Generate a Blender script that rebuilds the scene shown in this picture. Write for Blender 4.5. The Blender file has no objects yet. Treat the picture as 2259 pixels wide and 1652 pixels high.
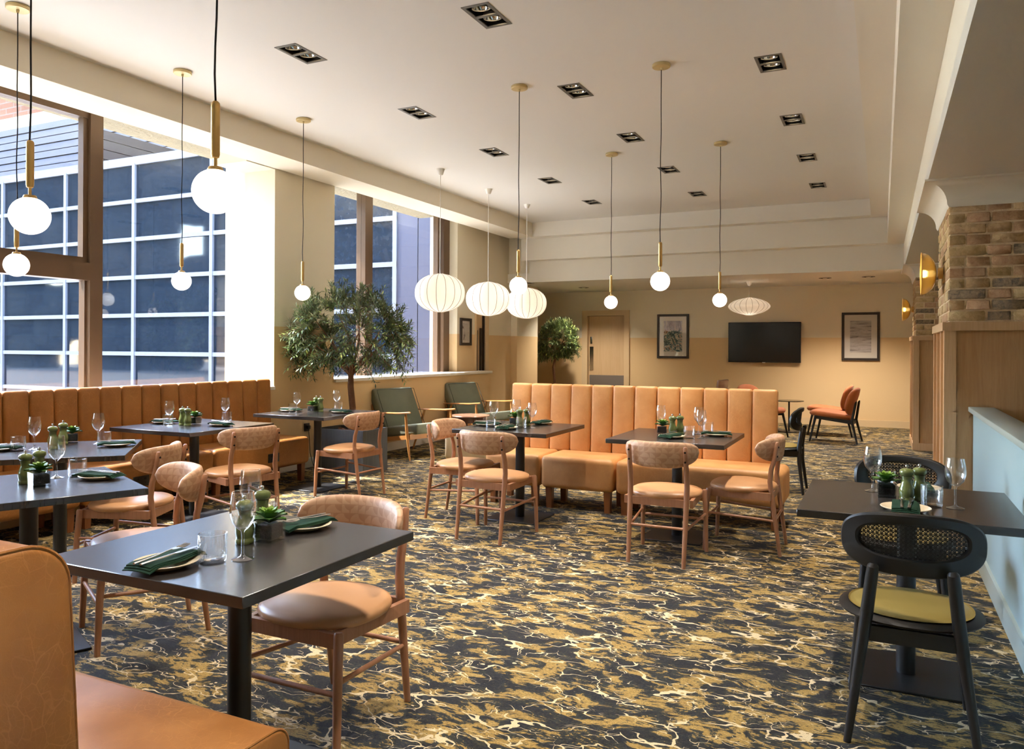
import bpy, bmesh, math, random
from mathutils import Vector, Matrix, Euler
sc = bpy.context.scene
C = sc.collection
PI = math.pi
rnd = random.Random(7)

# ------------------------------------------------------------------ camera, world, sun, exposure
cd = bpy.data.cameras.new('camera'); cam = bpy.data.objects.new('camera', cd); C.objects.link(cam)
cd.sensor_fit = 'HORIZONTAL'; cd.sensor_width = 36.0; cd.lens = 1700 / 2259 * 36
cd.shift_y = -(826 - 767.73) / 2259
cd.clip_start = 0.05; cd.clip_end = 300
yaw = math.radians(25.627)
cam.matrix_world = Matrix.Translation((0, 0, 1.40)) @ Matrix.Rotation(yaw, 4, 'Z') @ Matrix.Rotation(PI / 2, 4, 'X') @ Matrix.Rotation(math.radians(0.3), 4, 'Z')
sc.camera = cam

w = bpy.data.worlds.new('sky'); sc.world = w; w.use_nodes = True
nt = w.node_tree; bg = nt.nodes['Background']
sky = nt.nodes.new('ShaderNodeTexSky'); sky.sky_type = 'NISHITA'; sky.sun_disc = False
sky.sun_elevation = math.radians(52); sky.sun_rotation = math.radians(252); sky.air_density = 1.0; sky.dust_density = 1.0
nt.links.new(sky.outputs[0], bg.inputs[0]); bg.inputs[1].default_value = 1.2

sd = bpy.data.lights.new('sun', 'SUN'); sun = bpy.data.objects.new('sun', sd); C.objects.link(sun)
sd.energy = 5.0; sd.angle = math.radians(0.8); sd.color = (1.0, 0.96, 0.91)
sun.rotation_euler = Vector((0.60, 0.19, -0.80)).to_track_quat('-Z', 'Y').to_euler(); sun.location = (-30, -8, 40)

vs = sc.view_settings
vs.view_transform = 'Standard'; vs.look = 'None'; vs.gamma = 1.0; vs.use_curve_mapping = False
vs.exposure = 1.85
sc.cycles.use_denoising = True
sc.cycles.max_bounces = 8; sc.cycles.diffuse_bounces = 4; sc.cycles.glossy_bounces = 3
sc.cycles.transmission_bounces = 6; sc.cycles.transparent_max_bounces = 24
sc.cycles.use_adaptive_sampling = True; sc.cycles.adaptive_threshold = 0.08; sc.cycles.adaptive_min_samples = 16
sc.cycles.caustics_reflective = False; sc.cycles.caustics_refractive = False
sc.cycles.sample_clamp_indirect = 6.0

# ------------------------------------------------------------------ materials
def lin(c):
    return tuple(((x / 255) / 12.92 if x / 255 <= 0.04045 else ((x / 255 + 0.055) / 1.055) ** 2.4) for x in c) + (1.0,)

class G:
    """small helper round a node tree"""
    def __init__(s, name):
        s.m = bpy.data.materials.new(name); s.m.use_nodes = True
        s.t = s.m.node_tree; s.b = s.t.nodes['Principled BSDF']; s.o = s.t.nodes['Material Output']
    def n(s, typ, ins=None, **kw):
        nd = s.t.nodes.new('ShaderNode' + typ)
        for k, v in kw.items(): setattr(nd, k, v)
        for k, v in (ins or {}).items():
            if hasattr(v, 'is_output'): s.t.links.new(v, nd.inputs[k])
            else: nd.inputs[k].default_value = v
        return nd
    def l(s, a, b): s.t.links.new(a, b)
    def set(s, **kw):
        for k, v in kw.items():
            k = {'base': 'Base Color', 'rough': 'Roughness', 'metal': 'Metallic', 'spec': 'Specular IOR Level', 'trans': 'Transmission Weight', 'ior': 'IOR', 'emc': 'Emission Color', 'ems': 'Emission Strength', 'sheen': 'Sheen Weight', 'coat': 'Coat Weight', 'normal': 'Normal', 'alpha': 'Alpha'}[k]
            if hasattr(v, 'is_output'): s.t.links.new(v, s.b.inputs[k])
            else: s.b.inputs[k].default_value = v
        return s
    def pos(s): return s.n('NewGeometry').outputs['Position']
    def obj(s): return s.n('TexCoord').outputs['Object']
    def mapping(s, vec, scale=(1, 1, 1), rot=(0, 0, 0), loc=(0, 0, 0)):
        return s.n('Mapping', {'Vector': vec, 'Scale': scale, 'Rotation': rot, 'Location': loc}).outputs[0]
    def noise(s, vec, scale, detail=3, rough=0.55, dist=0.0):
        return s.n('TexNoise', {'Vector': vec, 'Scale': scale, 'Detail': detail, 'Roughness': rough, 'Distortion': dist}).outputs[0]
    def ramp(s, fac, stops, interp='LINEAR'):
        r = s.n('ValToRGB', {'Fac': fac}); r.color_ramp.interpolation = interp
        e = r.color_ramp.elements
        while len(e) < len(stops): e.new(0.5)
        for i, (p, c) in enumerate(stops):
            e[i].position = p; e[i].color = c if len(c) == 4 else tuple(c) + (1,)
        return r.outputs[0]
    def mix(s, fac, a, b, mode='MIX'):
        x = s.n('Mix', data_type='RGBA', blend_type=mode)
        for k, v in ((0, fac), (6, a), (7, b)):
            if hasattr(v, 'is_output'): s.l(v, x.inputs[k])
            else: x.inputs[k].default_value = v
        return x.outputs[2]
    def math(s, op, a, b=0.0, c=0.0, clamp=False):
        x = s.n('Math', operation=op); x.use_clamp = clamp
        for i, v in enumerate((a, b, c)):
            if hasattr(v, 'is_output'): s.l(v, x.inputs[i])
            else: x.inputs[i].default_value = v
        return x.outputs[0]
    def bump(s, h, strength=0.2, dist=0.01):
        return s.n('Bump', {'Height': h, 'Strength': strength, 'Distance': dist}).outputs[0]

def simple(name, rgb, rough=0.5, metal=0.0, spec=0.5, bump=None, var=0.0, **kw):
    g = G(name); c = lin(rgb)
    g.set(base=c, rough=rough, metal=metal, spec=spec, **kw)
    if bump or var:
        v = g.obj()
    if var:
        nz = g.noise(v, 9, 4)
        d = tuple(x * (1 - var) for x in c[:3]) + (1,); l_ = tuple(min(1, x * (1 + var)) for x in c[:3]) + (1,)
        g.set(base=g.mix(nz, d, l_))
    if bump:
        g.set(normal=g.bump(g.noise(v, bump[0], 3), bump[1], bump[2]))
    return g.m

def wood(name, rgb, rgb2, axis=2, scale=1.0, rough=0.42, world=False):
    g = G(name); v = g.pos() if world else g.obj()
    s = [16 * scale] * 3; s[axis] = 0.9 * scale
    mv = g.mapping(v, tuple(s))
    nz = g.noise(mv, 2.2, 5, 0.6, 1.2)
    fine = g.noise(g.mapping(v, tuple(x * 6 for x in s)), 2.0, 2)
    f = g.math('ADD', g.math('MULTIPLY', nz, 0.75), g.math('MULTIPLY', fine, 0.25))
    col = g.ramp(f, [(0.3, lin(rgb2)), (0.68, lin(rgb))])
    g.set(base=col, rough=rough, normal=g.bump(f, 0.06, 0.004))
    return g.m

def leather(name, rgb, rgb2, crack=0.35):
    g = G(name); v = g.pos()
    big = g.noise(v, 4.0, 4, 0.6)
    col = g.mix(g.ramp(big, [(0.35, (0, 0, 0, 1)), (0.7, (1, 1, 1, 1))]), lin(rgb2), lin(rgb))
    wv = g.n('VectorMath', {0: v, 1: g.n('VectorMath', {0: g.n('TexNoise', {'Vector': v, 'Scale': 9.0}).outputs[1], 'Scale': 0.09}, operation='SCALE').outputs[0]}, operation='ADD').outputs[0]
    vo = g.n('TexVoronoi', {'Vector': g.mapping(wv, (1, 1, .55)), 'Scale': 30.0}, feature='DISTANCE_TO_EDGE').outputs[0]
    vo2 = g.n('TexVoronoi', {'Vector': g.mapping(wv, (1, 1, .8), (0.4, 0.7, 0.2)), 'Scale': 75.0}, feature='DISTANCE_TO_EDGE').outputs[0]
    ln = g.math('ADD', g.ramp(vo, [(0.0, (1, 1, 1, 1)), (0.035, (0, 0, 0, 1))]), g.math('MULTIPLY', g.ramp(vo2, [(0.0, (1, 1, 1, 1)), (0.05, (0, 0, 0, 1))]), 0.6), clamp=True)
    msk = g.math('MULTIPLY', ln, g.math('MULTIPLY', g.ramp(g.noise(v, 6.0, 3), [(0.38, (0, 0, 0, 1)), (0.62, (1, 1, 1, 1))]), crack))
    lt = tuple(min(1, x * 1.55 + 0.03) for x in lin(rgb)[:3]) + (1,)
    col = g.mix(msk, col, lt)
    gr = g.noise(v, 420, 2)
    g.set(base=col, rough=g.math('ADD', 0.36, g.math('MULTIPLY', big, 0.16)), spec=0.45, normal=g.bump(gr, 0.08, 0.003))
    return g.m

def paint(name, rgb, rough=0.75):
    g = G(name); v = g.pos()
    g.set(base=lin(rgb), rough=rough, spec=0.3)
    return g.m

MAT = {}
MAT['ceiling'] = paint('ceiling_paint', (232, 230, 225), 0.62)
MAT['trim'] = paint('white_trim_paint', (234, 229, 218), 0.6)
g = G('two_tone_wall_paint'); v = g.pos()
z = g.n('SeparateXYZ', {0: v}).outputs[2]
fac = g.math('GREATER_THAN', z, 1.625)
g.set(base=g.mix(fac, lin((228, 196, 148)), lin((233, 223, 200))), rough=0.8, spec=0.25)
MAT['wall'] = g.m
MAT['bulk'] = paint('bulkhead_paint', (232, 223, 204), 0.75)
MAT['blue_wall'] = paint('pale_blue_paint', (158, 178, 180), 0.55)
MAT['blue_cap'] = simple('pale_blue_cap_paint', (168, 180, 174), 0.35)

# carpet
g = G('patterned_carpet'); v = g.pos()
mv = g.mapping(v, (1.0, 1.6, 1.0), (0, 0, 0.10), (3.7, 1.9, 0))
wn = g.n('TexNoise', {'Vector': mv, 'Scale': 2.6, 'Detail': 3.0}).outputs[1]
wv = g.n('VectorMath', {0: mv, 1: g.n('VectorMath', {0: wn, 'Scale': 0.34}, operation='SCALE').outputs[0]}, operation='ADD').outputs[0]
streak = g.noise(g.mapping(wv, (9, 60, 1)), 1.0, 3, 0.6)
blob = g.noise(wv, 6.6, 5, 0.68, 0.25)
f = g.math('ADD', g.math('MULTIPLY', blob, 0.80), g.math('MULTIPLY', streak, 0.20))
col = g.ramp(f, [(0.0, lin((14, 17, 27))), (0.468, lin((17, 21, 32))), (0.476, lin((32, 38, 37))), (0.518, lin((48, 50, 42))), (0.526, lin((158, 127, 64))), (0.61, lin((184, 152, 82))), (0.625, lin((100, 88, 54))), (0.66, lin((20, 24, 33)))])
speck = g.noise(g.mapping(v, (90, 150, 1)), 1.0, 2, 0.6)
col = g.mix(g.math('MULTIPLY', g.ramp(speck, [(0.40, (1, 1, 1, 1)), (0.52, (0, 0, 0, 1))]), 0.42), col, lin((74, 66, 44)))
wv2 = g.n('VectorMath', {0: mv, 1: g.n('VectorMath', {0: g.n('TexNoise', {'Vector': mv, 'Scale': 4.0, 'Detail': 3.0}).outputs[1], 'Scale': 0.42}, operation='SCALE').outputs[0]}, operation='ADD').outputs[0]
vo = g.n('TexVoronoi', {'Vector': g.mapping(wv2, (0.62, 1.0, 1)), 'Scale': 4.3}, feature='DISTANCE_TO_EDGE').outputs[0]
vo_b = g.n('TexVoronoi', {'Vector': g.mapping(wv2, (0.8, 1.0, 1), (0, 0, 0.5)), 'Scale': 9.0}, feature='DISTANCE_TO_EDGE').outputs[0]
thick = g.math('MULTIPLY', g.ramp(g.noise(mv, 4.5, 3), [(0.42, (0, 0, 0, 1)), (0.72, (1, 1, 1, 1))]), 0.045)
thick_b = g.math('MULTIPLY', g.ramp(g.noise(g.mapping(mv, loc=(7, 3, 0)), 5.5, 3), [(0.50, (0, 0, 0, 1)), (0.75, (1, 1, 1, 1))]), 0.040)
vein = g.math('MAXIMUM', g.math('LESS_THAN', vo, thick), g.math('LESS_THAN', vo_b, thick_b))
col = g.mix(vein, col, lin((222, 200, 158)))
fuzz = g.noise(v, 330, 1, 0.7)
col = g.mix(g.math('MULTIPLY', g.ramp(fuzz, [(0.35, (1, 1, 1, 1)), (0.6, (0, 0, 0, 1))]), 0.45), col, (0.02, 0.02, 0.018, 1))
g.set(base=col, rough=0.72, spec=0.22, sheen=0.03, normal=g.bump(fuzz, 0.5, 0.006))
MAT['carpet'] = g.m

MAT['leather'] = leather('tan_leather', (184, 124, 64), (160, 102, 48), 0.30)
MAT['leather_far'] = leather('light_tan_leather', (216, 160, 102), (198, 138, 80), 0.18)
MAT['seat_leather'] = simple('smooth_tan_seat_leather', (194, 144, 100), 0.36, spec=0.5, bump=(300, 0.05, 0.002), var=0.05)
MAT['beech'] = wood('stained_beech', (178, 128, 96), (158, 108, 78), 2, 1.0, 0.36)
MAT['leg_wood'] = wood('brown_leg_wood', (150, 92, 50), (120, 68, 34), 2, 1.0, 0.4)
MAT['oak'] = wood('oak_veneer', (208, 168, 122), (190, 146, 100), 2, 0.9, 0.5, True)
MAT['oak_pale'] = wood('pale_oak_lipping', (218, 182, 140), (202, 162, 118), 2, 1.2, 0.5, True)
MAT['arm_wood'] = wood('oiled_oak', (188, 132, 76), (164, 108, 56), 0, 1.0, 0.32)
MAT['walnut'] = wood('walnut', (92, 50, 30), (70, 36, 22), 2, 1.0, 0.3)
MAT['walnut_top'] = wood('walnut_top', (150, 112, 88), (120, 84, 64), 0, 1.0, 0.25)
g = G('black_laminate'); v = g.pos()
nz = g.noise(g.mapping(v, (3, 60, 3)), 2.0, 3)
g.set(base=g.mix(nz, lin((40, 37, 36)), lin((52, 48, 46))), rough=0.26, spec=0.9)
MAT['table'] = g.m
MAT['black_metal'] = simple('black_powder_coat', (30, 29, 29), 0.42, 0.0, 0.5, bump=(500, 0.05, 0.001))
MAT['black_wood'] = simple('black_stained_wood', (26, 24, 23), 0.42, spec=0.5)
MAT['cane'] = simple('black_cane', (24, 22, 20), 0.5)
MAT['olive_vinyl'] = simple('olive_seat_vinyl', (150, 128, 66), 0.42, bump=(400, 0.04, 0.002))
MAT['bolt'] = simple('dark_bolt', (32, 24, 20), 0.4, 0.6)
MAT['green_fabric'] = simple('grey_green_fabric', (118, 122, 106), 0.85, spec=0.3, bump=(700, 0.4, 0.003), var=0.12)
MAT['piping'] = simple('dark_green_piping', (60, 68, 58), 0.8)
MAT['orange_velvet'] = simple('orange_velvet', (184, 104, 56), 0.75, spec=0.3, sheen=0.15, var=0.15)
MAT['cream_fabric'] = simple('cream_boucle', (226, 206, 172), 0.9, bump=(300, 0.4, 0.004))
MAT['brass'] = simple('brushed_brass', (212, 174, 110), 0.34, 1.0)
MAT['brass_pale'] = simple('pale_brass_paint', (212, 190, 136), 0.4, 0.35)
MAT['cord'] = simple('black_textile_cord', (38, 32, 28), 0.8)
MAT['white_plastic'] = simple('white_plastic', (232, 228, 220), 0.4)
MAT['grey_metal'] = simple('anthracite_frame_paint', (112, 110, 106), 0.45, 0.2)
MAT['black'] = simple('matt_black', (14, 14, 14), 0.7)
MAT['chrome'] = simple('chrome', (225, 225, 222), 0.14, 1.0)
MAT['steel'] = simple('brushed_steel', (196, 192, 186), 0.22, 1.0)
MAT['bronze'] = simple('bronze_window_frame', (104, 80, 58), 0.42, 0.25)
MAT['plate'] = simple('cream_stoneware', (232, 214, 184), 0.28)
MAT['napkin'] = simple('dark_green_linen', (30, 58, 42), 0.9, spec=0.2, bump=(600, 0.3, 0.002))
MAT['mill'] = simple('olive_green_gloss', (106, 116, 66), 0.12, coat=0.4)
MAT['leaf'] = simple('succulent_green', (126, 158, 62), 0.4, var=0.25)
MAT['leaf_dark'] = simple('succulent_dark_green', (78, 116, 50), 0.4, var=0.25)
MAT['soil'] = simple('black_soil', (22, 19, 17), 0.95, bump=(220, 1.0, 0.01))
MAT['planter'] = wood('grey_timber_planter', (96, 98, 100), (74, 77, 82), 2, 2.0, 0.6)
MAT['bark'] = simple('olive_bark', (132, 92, 66), 0.9, bump=(60, 0.9, 0.02), var=0.25)
MAT['outlet'] = simple('black_socket_plastic', (26, 25, 24), 0.35)
MAT['frame_dark'] = simple('dark_wood_frame', (52, 40, 30), 0.5)
MAT['mat_board'] = simple('white_mount_board', (218, 208, 194), 0.8)
MAT['tv'] = simple('tv_black_gloss', (12, 13, 13), 0.16)
MAT['door'] = wood('pale_maple_door', (212, 180, 138), (202, 168, 124), 2, 0.6, 0.5)
MAT['door_frame'] = paint('door_frame_paint', (220, 192, 150), 0.5)
MAT['kick'] = simple('grey_kick_plate', (142, 132, 124), 0.4, 0.5)
MAT['mortar'] = simple('sand_mortar', (228, 204, 168), 0.95, bump=(120, 0.8, 0.01))
for i, (c1, c2) in enumerate((((214, 184, 142), (192, 158, 118)), ((208, 172, 136), (186, 146, 112)), ((220, 194, 148), (196, 166, 122)), ((176, 152, 122), (110, 98, 86)))):
    g = G('reclaimed_brick_%s' % 'abcd'[i]); v = g.pos()
    nz = g.noise(v, 26, 5, 0.7, 0.6)
    g.set(base=g.ramp(nz, [(0.36, lin(c2)), (0.62, lin(c1))]), rough=0.95, spec=0.2, normal=g.bump(g.noise(v, 60, 5, 0.7), 0.8, 0.012))
    MAT['brick%d' % i] = g.m

# patterned upholstery of the oak chairs: two-tone leaf shapes
g = G('leaf_pattern_fabric'); v = g.n('TexCoord').outputs['UV']
sx = g.n('SeparateXYZ', {0: g.n('VectorMath', {0: v, 'Scale': 1.0}, operation='SCALE').outputs[0]})
U = g.math('MULTIPLY', sx.outputs[0], 16.0); V = g.math('MULTIPLY', sx.outputs[1], 5.0)
fu = g.math('FRACT', U); fv = g.math('FRACT', V)
cid = g.n('TexWhiteNoise', {'Vector': g.n('CombineXYZ', {0: g.math('FLOOR', U), 1: g.math('FLOOR', V)}).outputs[0]}, noise_dimensions='2D').outputs[0]
flip = g.math('GREATER_THAN', cid, 0.5)
fu2 = g.math('ABSOLUTE', g.math('SUBTRACT', fu, flip))
d1 = g.math('SQRT', g.math('ADD', g.math('MULTIPLY', fu2, fu2), g.math('MULTIPLY', fv, fv)))
iu = g.math('SUBTRACT', 1.0, fu2); iv = g.math('SUBTRACT', 1.0, fv)
d2 = g.math('SQRT', g.math('ADD', g.math('MULTIPLY', iu, iu), g.math('MULTIPLY', iv, iv)))
leafm = g.math('MULTIPLY', g.math('LESS_THAN', d1, 0.94), g.math('GREATER_THAN', d2, g.math('ADD', 0.35, g.math('MULTIPLY', cid, 0.6))))
g.set(base=g.mix(leafm, lin((184, 142, 110)), lin((200, 160, 128))), rough=0.5, spec=0.4)
MAT['pattern'] = g.m

def glass_pane(name, tint=(1, 1, 1), refl=1.0):
    g = G(name); t = g.t; t.nodes.remove(g.b)
    tr = g.n('BsdfTransparent', {0: tuple(tint) + (1,)}); gl = g.n('BsdfGlossy', {0: (refl, refl, refl, 1), 'Roughness': 0.0})
    fc = g.n('LayerWeight', {'Blend': 0.5}).outputs['Facing']
    fr = g.math('ADD', 0.03, g.math('MULTIPLY', 0.9, g.math('POWER', fc, 5.0)))
    mx = g.n('MixShader', {0: fr, 1: tr.outputs[0], 2: gl.outputs[0]})
    g.l(mx.outputs[0], g.o.inputs[0]); return g.m
MAT['pane'] = glass_pane('window_glass', (0.97, 0.985, 0.99))
MAT['picture_glass'] = glass_pane('picture_glass')
g = G('clear_drinking_glass'); g.t.nodes.remove(g.b)
tr = g.n('BsdfTransparent', {0: (0.985, 0.99, 0.99, 1)}); gl = g.n('BsdfGlossy', {0: (1, 1, 1, 1), 'Roughness': 0.02})
fc = g.n('LayerWeight', {'Blend': 0.5}).outputs['Facing']
fr = g.math('ADD', 0.05, g.math('MULTIPLY', 0.85, g.math('POWER', fc, 2.0)))
g.l(g.n('MixShader', {0: fr, 1: tr.outputs[0], 2: gl.outputs[0]}).outputs[0], g.o.inputs[0]); MAT['glass'] = g.m
MAT['facade_glass'] = simple('dark_blue_facade_glass', (24, 31, 40), 0.04, spec=0.5, var=0.4)
MAT['facade_bar'] = simple('white_facade_bars', (104, 106, 114), 0.9, spec=0.05)
MAT['clad_grey'] = simple('grey_metal_cladding', (66, 66, 76), 0.9, spec=0.05)
MAT['clad_white'] = simple('pale_ribbed_cladding', (84, 84, 90), 0.9, spec=0.05)
MAT['clad_brown'] = simple('brown_ribbed_cladding', (64, 55, 51), 0.9, spec=0.05)
MAT['stone'] = simple('rough_stone_lintel', (158, 150, 130), 0.95, spec=0.1, bump=(25, 1.0, 0.03), var=0.2)
MAT['hedge'] = simple('hedge_leaves', (30, 40, 24), 0.8, bump=(6, 1.0, 0.3), var=0.5)
MAT['paving'] = simple('grey_paving', (168, 164, 156), 0.95, spec=0.1, var=0.1)
g = G('far_brick_wall'); v = g.pos()
b = g.n('TexBrick', {'Vector': g.mapping(v, (1, 1, 1), (PI / 2, 0, 0)), 'Color1': lin((100, 68, 54)), 'Color2': lin((86, 58, 46)), 'Mortar': lin((90, 80, 72)), 'Scale': 1.0, 'Brick Width': 1.1, 'Row Height': 0.28, 'Mortar Size': 0.03})
g.set(base=b.outputs[0], rough=0.95, spec=0.05); MAT['far_brick'] = g.m

def emissive(name, rgb, strength):
    g = G(name); g.set(base=lin((250, 246, 238)), rough=0.25, emc=lin(rgb), ems=strength); return g.m
MAT['globe'] = emissive('opal_globe_glass', (255, 246, 234), 0.9)
MAT['filament'] = emissive('halogen_capsule', (255, 226, 180), 14.0)
MAT['bulb'] = emissive('warm_bulb', (255, 222, 170), 3.0)
g = G('translucent_shade_fabric'); t = g.t; t.nodes.remove(g.b)
di = g.n('BsdfDiffuse', {0: lin((246, 238, 226))}); tl = g.n('BsdfTranslucent', {0: lin((250, 244, 234))})
mx = g.n('MixShader', {0: 0.5, 1: di.outputs[0], 2: tl.outputs[0]}); g.l(mx.outputs[0], g.o.inputs[0]); MAT['shade'] = g.m
MAT['rib'] = simple('shade_wire', (150, 128, 104), 0.6)
g = G('amber_glass'); g.set(base=lin((240, 204, 118)), rough=0.14, trans=0.45, ior=1.3, spec=0.6, coat=0.3); MAT['amber'] = g.m

g = G('olive_leaf'); v = g.n('ObjectInfo').outputs['Random']
geo = g.n('NewGeometry'); rp = g.n('TexWhiteNoise', {'Vector': geo.outputs['Position']}, noise_dimensions='3D')
isl = geo.outputs['Random Per Island']
colf = g.ramp(isl, [(0.0, lin((48, 66, 38))), (0.5, lin((82, 106, 58))), (0.85, lin((132, 152, 86))), (1.0, lin((196, 206, 110)))])
colb = lin((150, 158, 128))
g.set(base=g.mix(geo.outputs['Backfacing'], colf, g.mix(0.55, colf, colb)), rough=0.45, spec=0.4)
MAT['olive_leaf'] = g.m

def art(name, stops, scale, stretch, seed, dist=1.0):
    g = G(name); v = g.n('TexCoord').outputs['Object']
    nz = g.noise(g.mapping(v, stretch, loc=(seed, seed * .7, seed * .3)), scale, 5, 0.6, dist)
    g.set(base=g.ramp(nz, stops), rough=0.8); return g.m
g = G('floral_watercolour_print'); v = g.n('TexCoord').outputs['Object']
n1 = g.noise(g.mapping(v, (1, 1, 1), loc=(3.1, 2, 1)), 9.0, 5, 0.65, 2.2)
n2 = g.noise(g.mapping(v, (1.6, 1, 0.7), loc=(8.1, 2, 4)), 7.0, 4, 0.6, 1.5)
low = g.ramp(n1, [(0.34, lin((34, 44, 54))), (0.44, lin((78, 104, 108))), (0.50, lin((120, 130, 122))), (0.52, lin((214, 204, 188))), (0.58, lin((206, 196, 182))), (0.60, lin((192, 118, 70))), (0.66, lin((58, 46, 48)))])
top = g.ramp(n2, [(0.36, lin((116, 98, 96))), (0.46, lin((158, 148, 162))), (0.54, lin((190, 182, 190))), (0.62, lin((206, 190, 172)))])
zz = g.n('SeparateXYZ', {0: v}).outputs[2]
g.set(base=g.mix(g.math('GREATER_THAN', g.math('ADD', zz, g.math('MULTIPLY', n2, 0.25)), 0.24), low, top), rough=0.8); MAT['art_floral'] = g.m
MAT['art_shore'] = art('pale_shoreline_print', [(0.3, lin((60, 54, 52))), (0.42, lin((170, 158, 150))), (0.52, lin((186, 178, 172))), (0.62, lin((200, 190, 186))), (0.72, lin((90, 82, 78)))], 3.0, (1, 1, 7), 5.2, 0.6)
MAT['art_figure'] = art('abstract_shape_print', [(0.38, lin((70, 64, 66))), (0.45, lin((132, 112, 104))), (0.5, lin((206, 196, 184))), (0.66, lin((206, 196, 184))), (0.7, lin((170, 104, 66)))], 4.5, (1, 1, 1), 9.7, 1.0)

# ------------------------------------------------------------------ mesh building
class MB:
    def __init__(s): s.v = []; s.f = []; s.uv = None
    def add(s, vs, fs):
        o = len(s.v); s.v += [tuple(p) for p in vs]; s.f += [tuple(i + o for i in f) for f in fs]; return s
    def box(s, c, d, rz=0.0, M=None):
        x, y, z = (k / 2 for k in d)
        vs = [Vector(p) for p in ((-x, -y, -z), (x, -y, -z), (x, y, -z), (-x, y, -z), (-x, -y, z), (x, -y, z), (x, y, z), (-x, y, z))]
        R = M if M is not None else Matrix.Rotation(rz, 3, 'Z')
        vs = [R @ p + Vector(c) for p in vs]
        return s.add(vs, [(0, 3, 2, 1), (4, 5, 6, 7), (0, 1, 5, 4), (1, 2, 6, 5), (2, 3, 7, 6), (3, 0, 4, 7)])
    def span(s, x0, x1, y0, y1, z0, z1):
        return s.box(((x0 + x1) / 2, (y0 + y1) / 2, (z0 + z1) / 2), (abs(x1 - x0), abs(y1 - y0), abs(z1 - z0)))
    def rbox(s, c, d, r, seg=3, M=None):
        bm = bmesh.new(); bmesh.ops.create_cube(bm, size=1.0)
        for p in bm.verts: p.co = Vector((p.co.x * d[0], p.co.y * d[1], p.co.z * d[2]))
        bmesh.ops.bevel(bm, geom=bm.edges[:], offset=r, segments=seg, profile=0.5, affect='EDGES')
        bm.verts.index_update()
        R = M if M is not None else Matrix.Identity(3)
        s.add([R @ p.co + Vector(c) for p in bm.verts], [[q.index for q in f.verts] for f in bm.faces]); bm.free(); return s
    def rspan(s, x0, x1, y0, y1, z0, z1, r, seg=3):
        return s.rbox(((x0 + x1) / 2, (y0 + y1) / 2, (z0 + z1) / 2), (abs(x1 - x0), abs(y1 - y0), abs(z1 - z0)), r, seg)
    def tube(s, pts, rad, n=10, caps=True, flat=1.0):
        pts = [Vector(p) for p in pts]
        if not hasattr(rad, '__len__'): rad = [rad] * len(pts)
        t0 = (pts[1] - pts[0]).normalized()
        up = Vector((0, 0, 1)) if abs(t0.z) < 0.9 else Vector((1, 0, 0))
        nrm = (up - t0 * up.dot(t0)).normalized(); vs = []
        for i, p in enumerate(pts):
            a = pts[max(0, i - 1)]; b = pts[min(len(pts) - 1, i + 1)]
            t = (b - a).normalized(); nrm = (nrm - t * nrm.dot(t)).normalized(); bn = t.cross(nrm)
            for k in range(n):
                an = 2 * PI * k / n
                vs.append(p + nrm * math.cos(an) * rad[i] + bn * math.sin(an) * rad[i] * flat)
        fs = []
        for i in range(len(pts) - 1):
            for k in range(n):
                k2 = (k + 1) % n
                fs.append((i * n + k, i * n + k2, (i + 1) * n + k2, (i + 1) * n + k))
        if caps:
            fs.append(tuple(range(n - 1, -1, -1))); m = (len(pts) - 1) * n; fs.append(tuple(m + k for k in range(n)))
        return s.add(vs, fs)
    def lathe(s, prof, n=24, c=(0, 0, 0), M=None, rmod=None, close=False):
        vs = []; fs = []; idx = []
        for i, (r, z) in enumerate(prof):
            if r < 1e-6: idx.append([len(vs)] * n); vs.append(Vector((0, 0, z)))
            else:
                row = []
                for k in range(n):
                    a = 2 * PI * k / n; q = r * (rmod(a, i) if rmod else 1)
                    row.append(len(vs)); vs.append(Vector((q * math.cos(a), q * math.sin(a), z)))
                idx.append(row)
        rng = list(range(len(prof) - 1)) + ([len(prof) - 1] if close else [])
        for i in rng:
            A = idx[i]; B = idx[(i + 1) % len(prof)]
            for k in range(n):
                k2 = (k + 1) % n; q = []
                for t in (A[k], A[k2], B[k2], B[k]):
                    if t not in q: q.append(t)
                if len(q) > 2: fs.append(tuple(q))
        R = M if M is not None else Matrix.Identity(3)
        return s.add([R @ p + Vector(c) for p in vs], fs)
    def prism(s, poly, z0, z1, M=None, c=(0, 0, 0)):
        n = len(poly); R = M if M is not None else Matrix.Identity(3)
        vs = [R @ Vector((x, y, z0)) + Vector(c) for x, y in poly] + [R @ Vector((x, y, z1)) + Vector(c) for x, y in poly]
        fs = [tuple(range(n - 1, -1, -1)), tuple(range(n, 2 * n))] + [(i, (i + 1) % n, n + (i + 1) % n, n + i) for i in range(n)]
        return s.add(vs, fs)
    def mesh(s, name, mat, sharp=38):
        me = bpy.data.meshes.new(name); me.from_pydata(s.v, [], s.f); me.update()
        if mat is not None: me.materials.append(MAT[mat] if isinstance(mat, str) else mat)
        me.polygons.foreach_set('use_smooth', [True] * len(me.polygons))
        me.set_sharp_from_angle(angle=math.radians(sharp))
        return me

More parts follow.
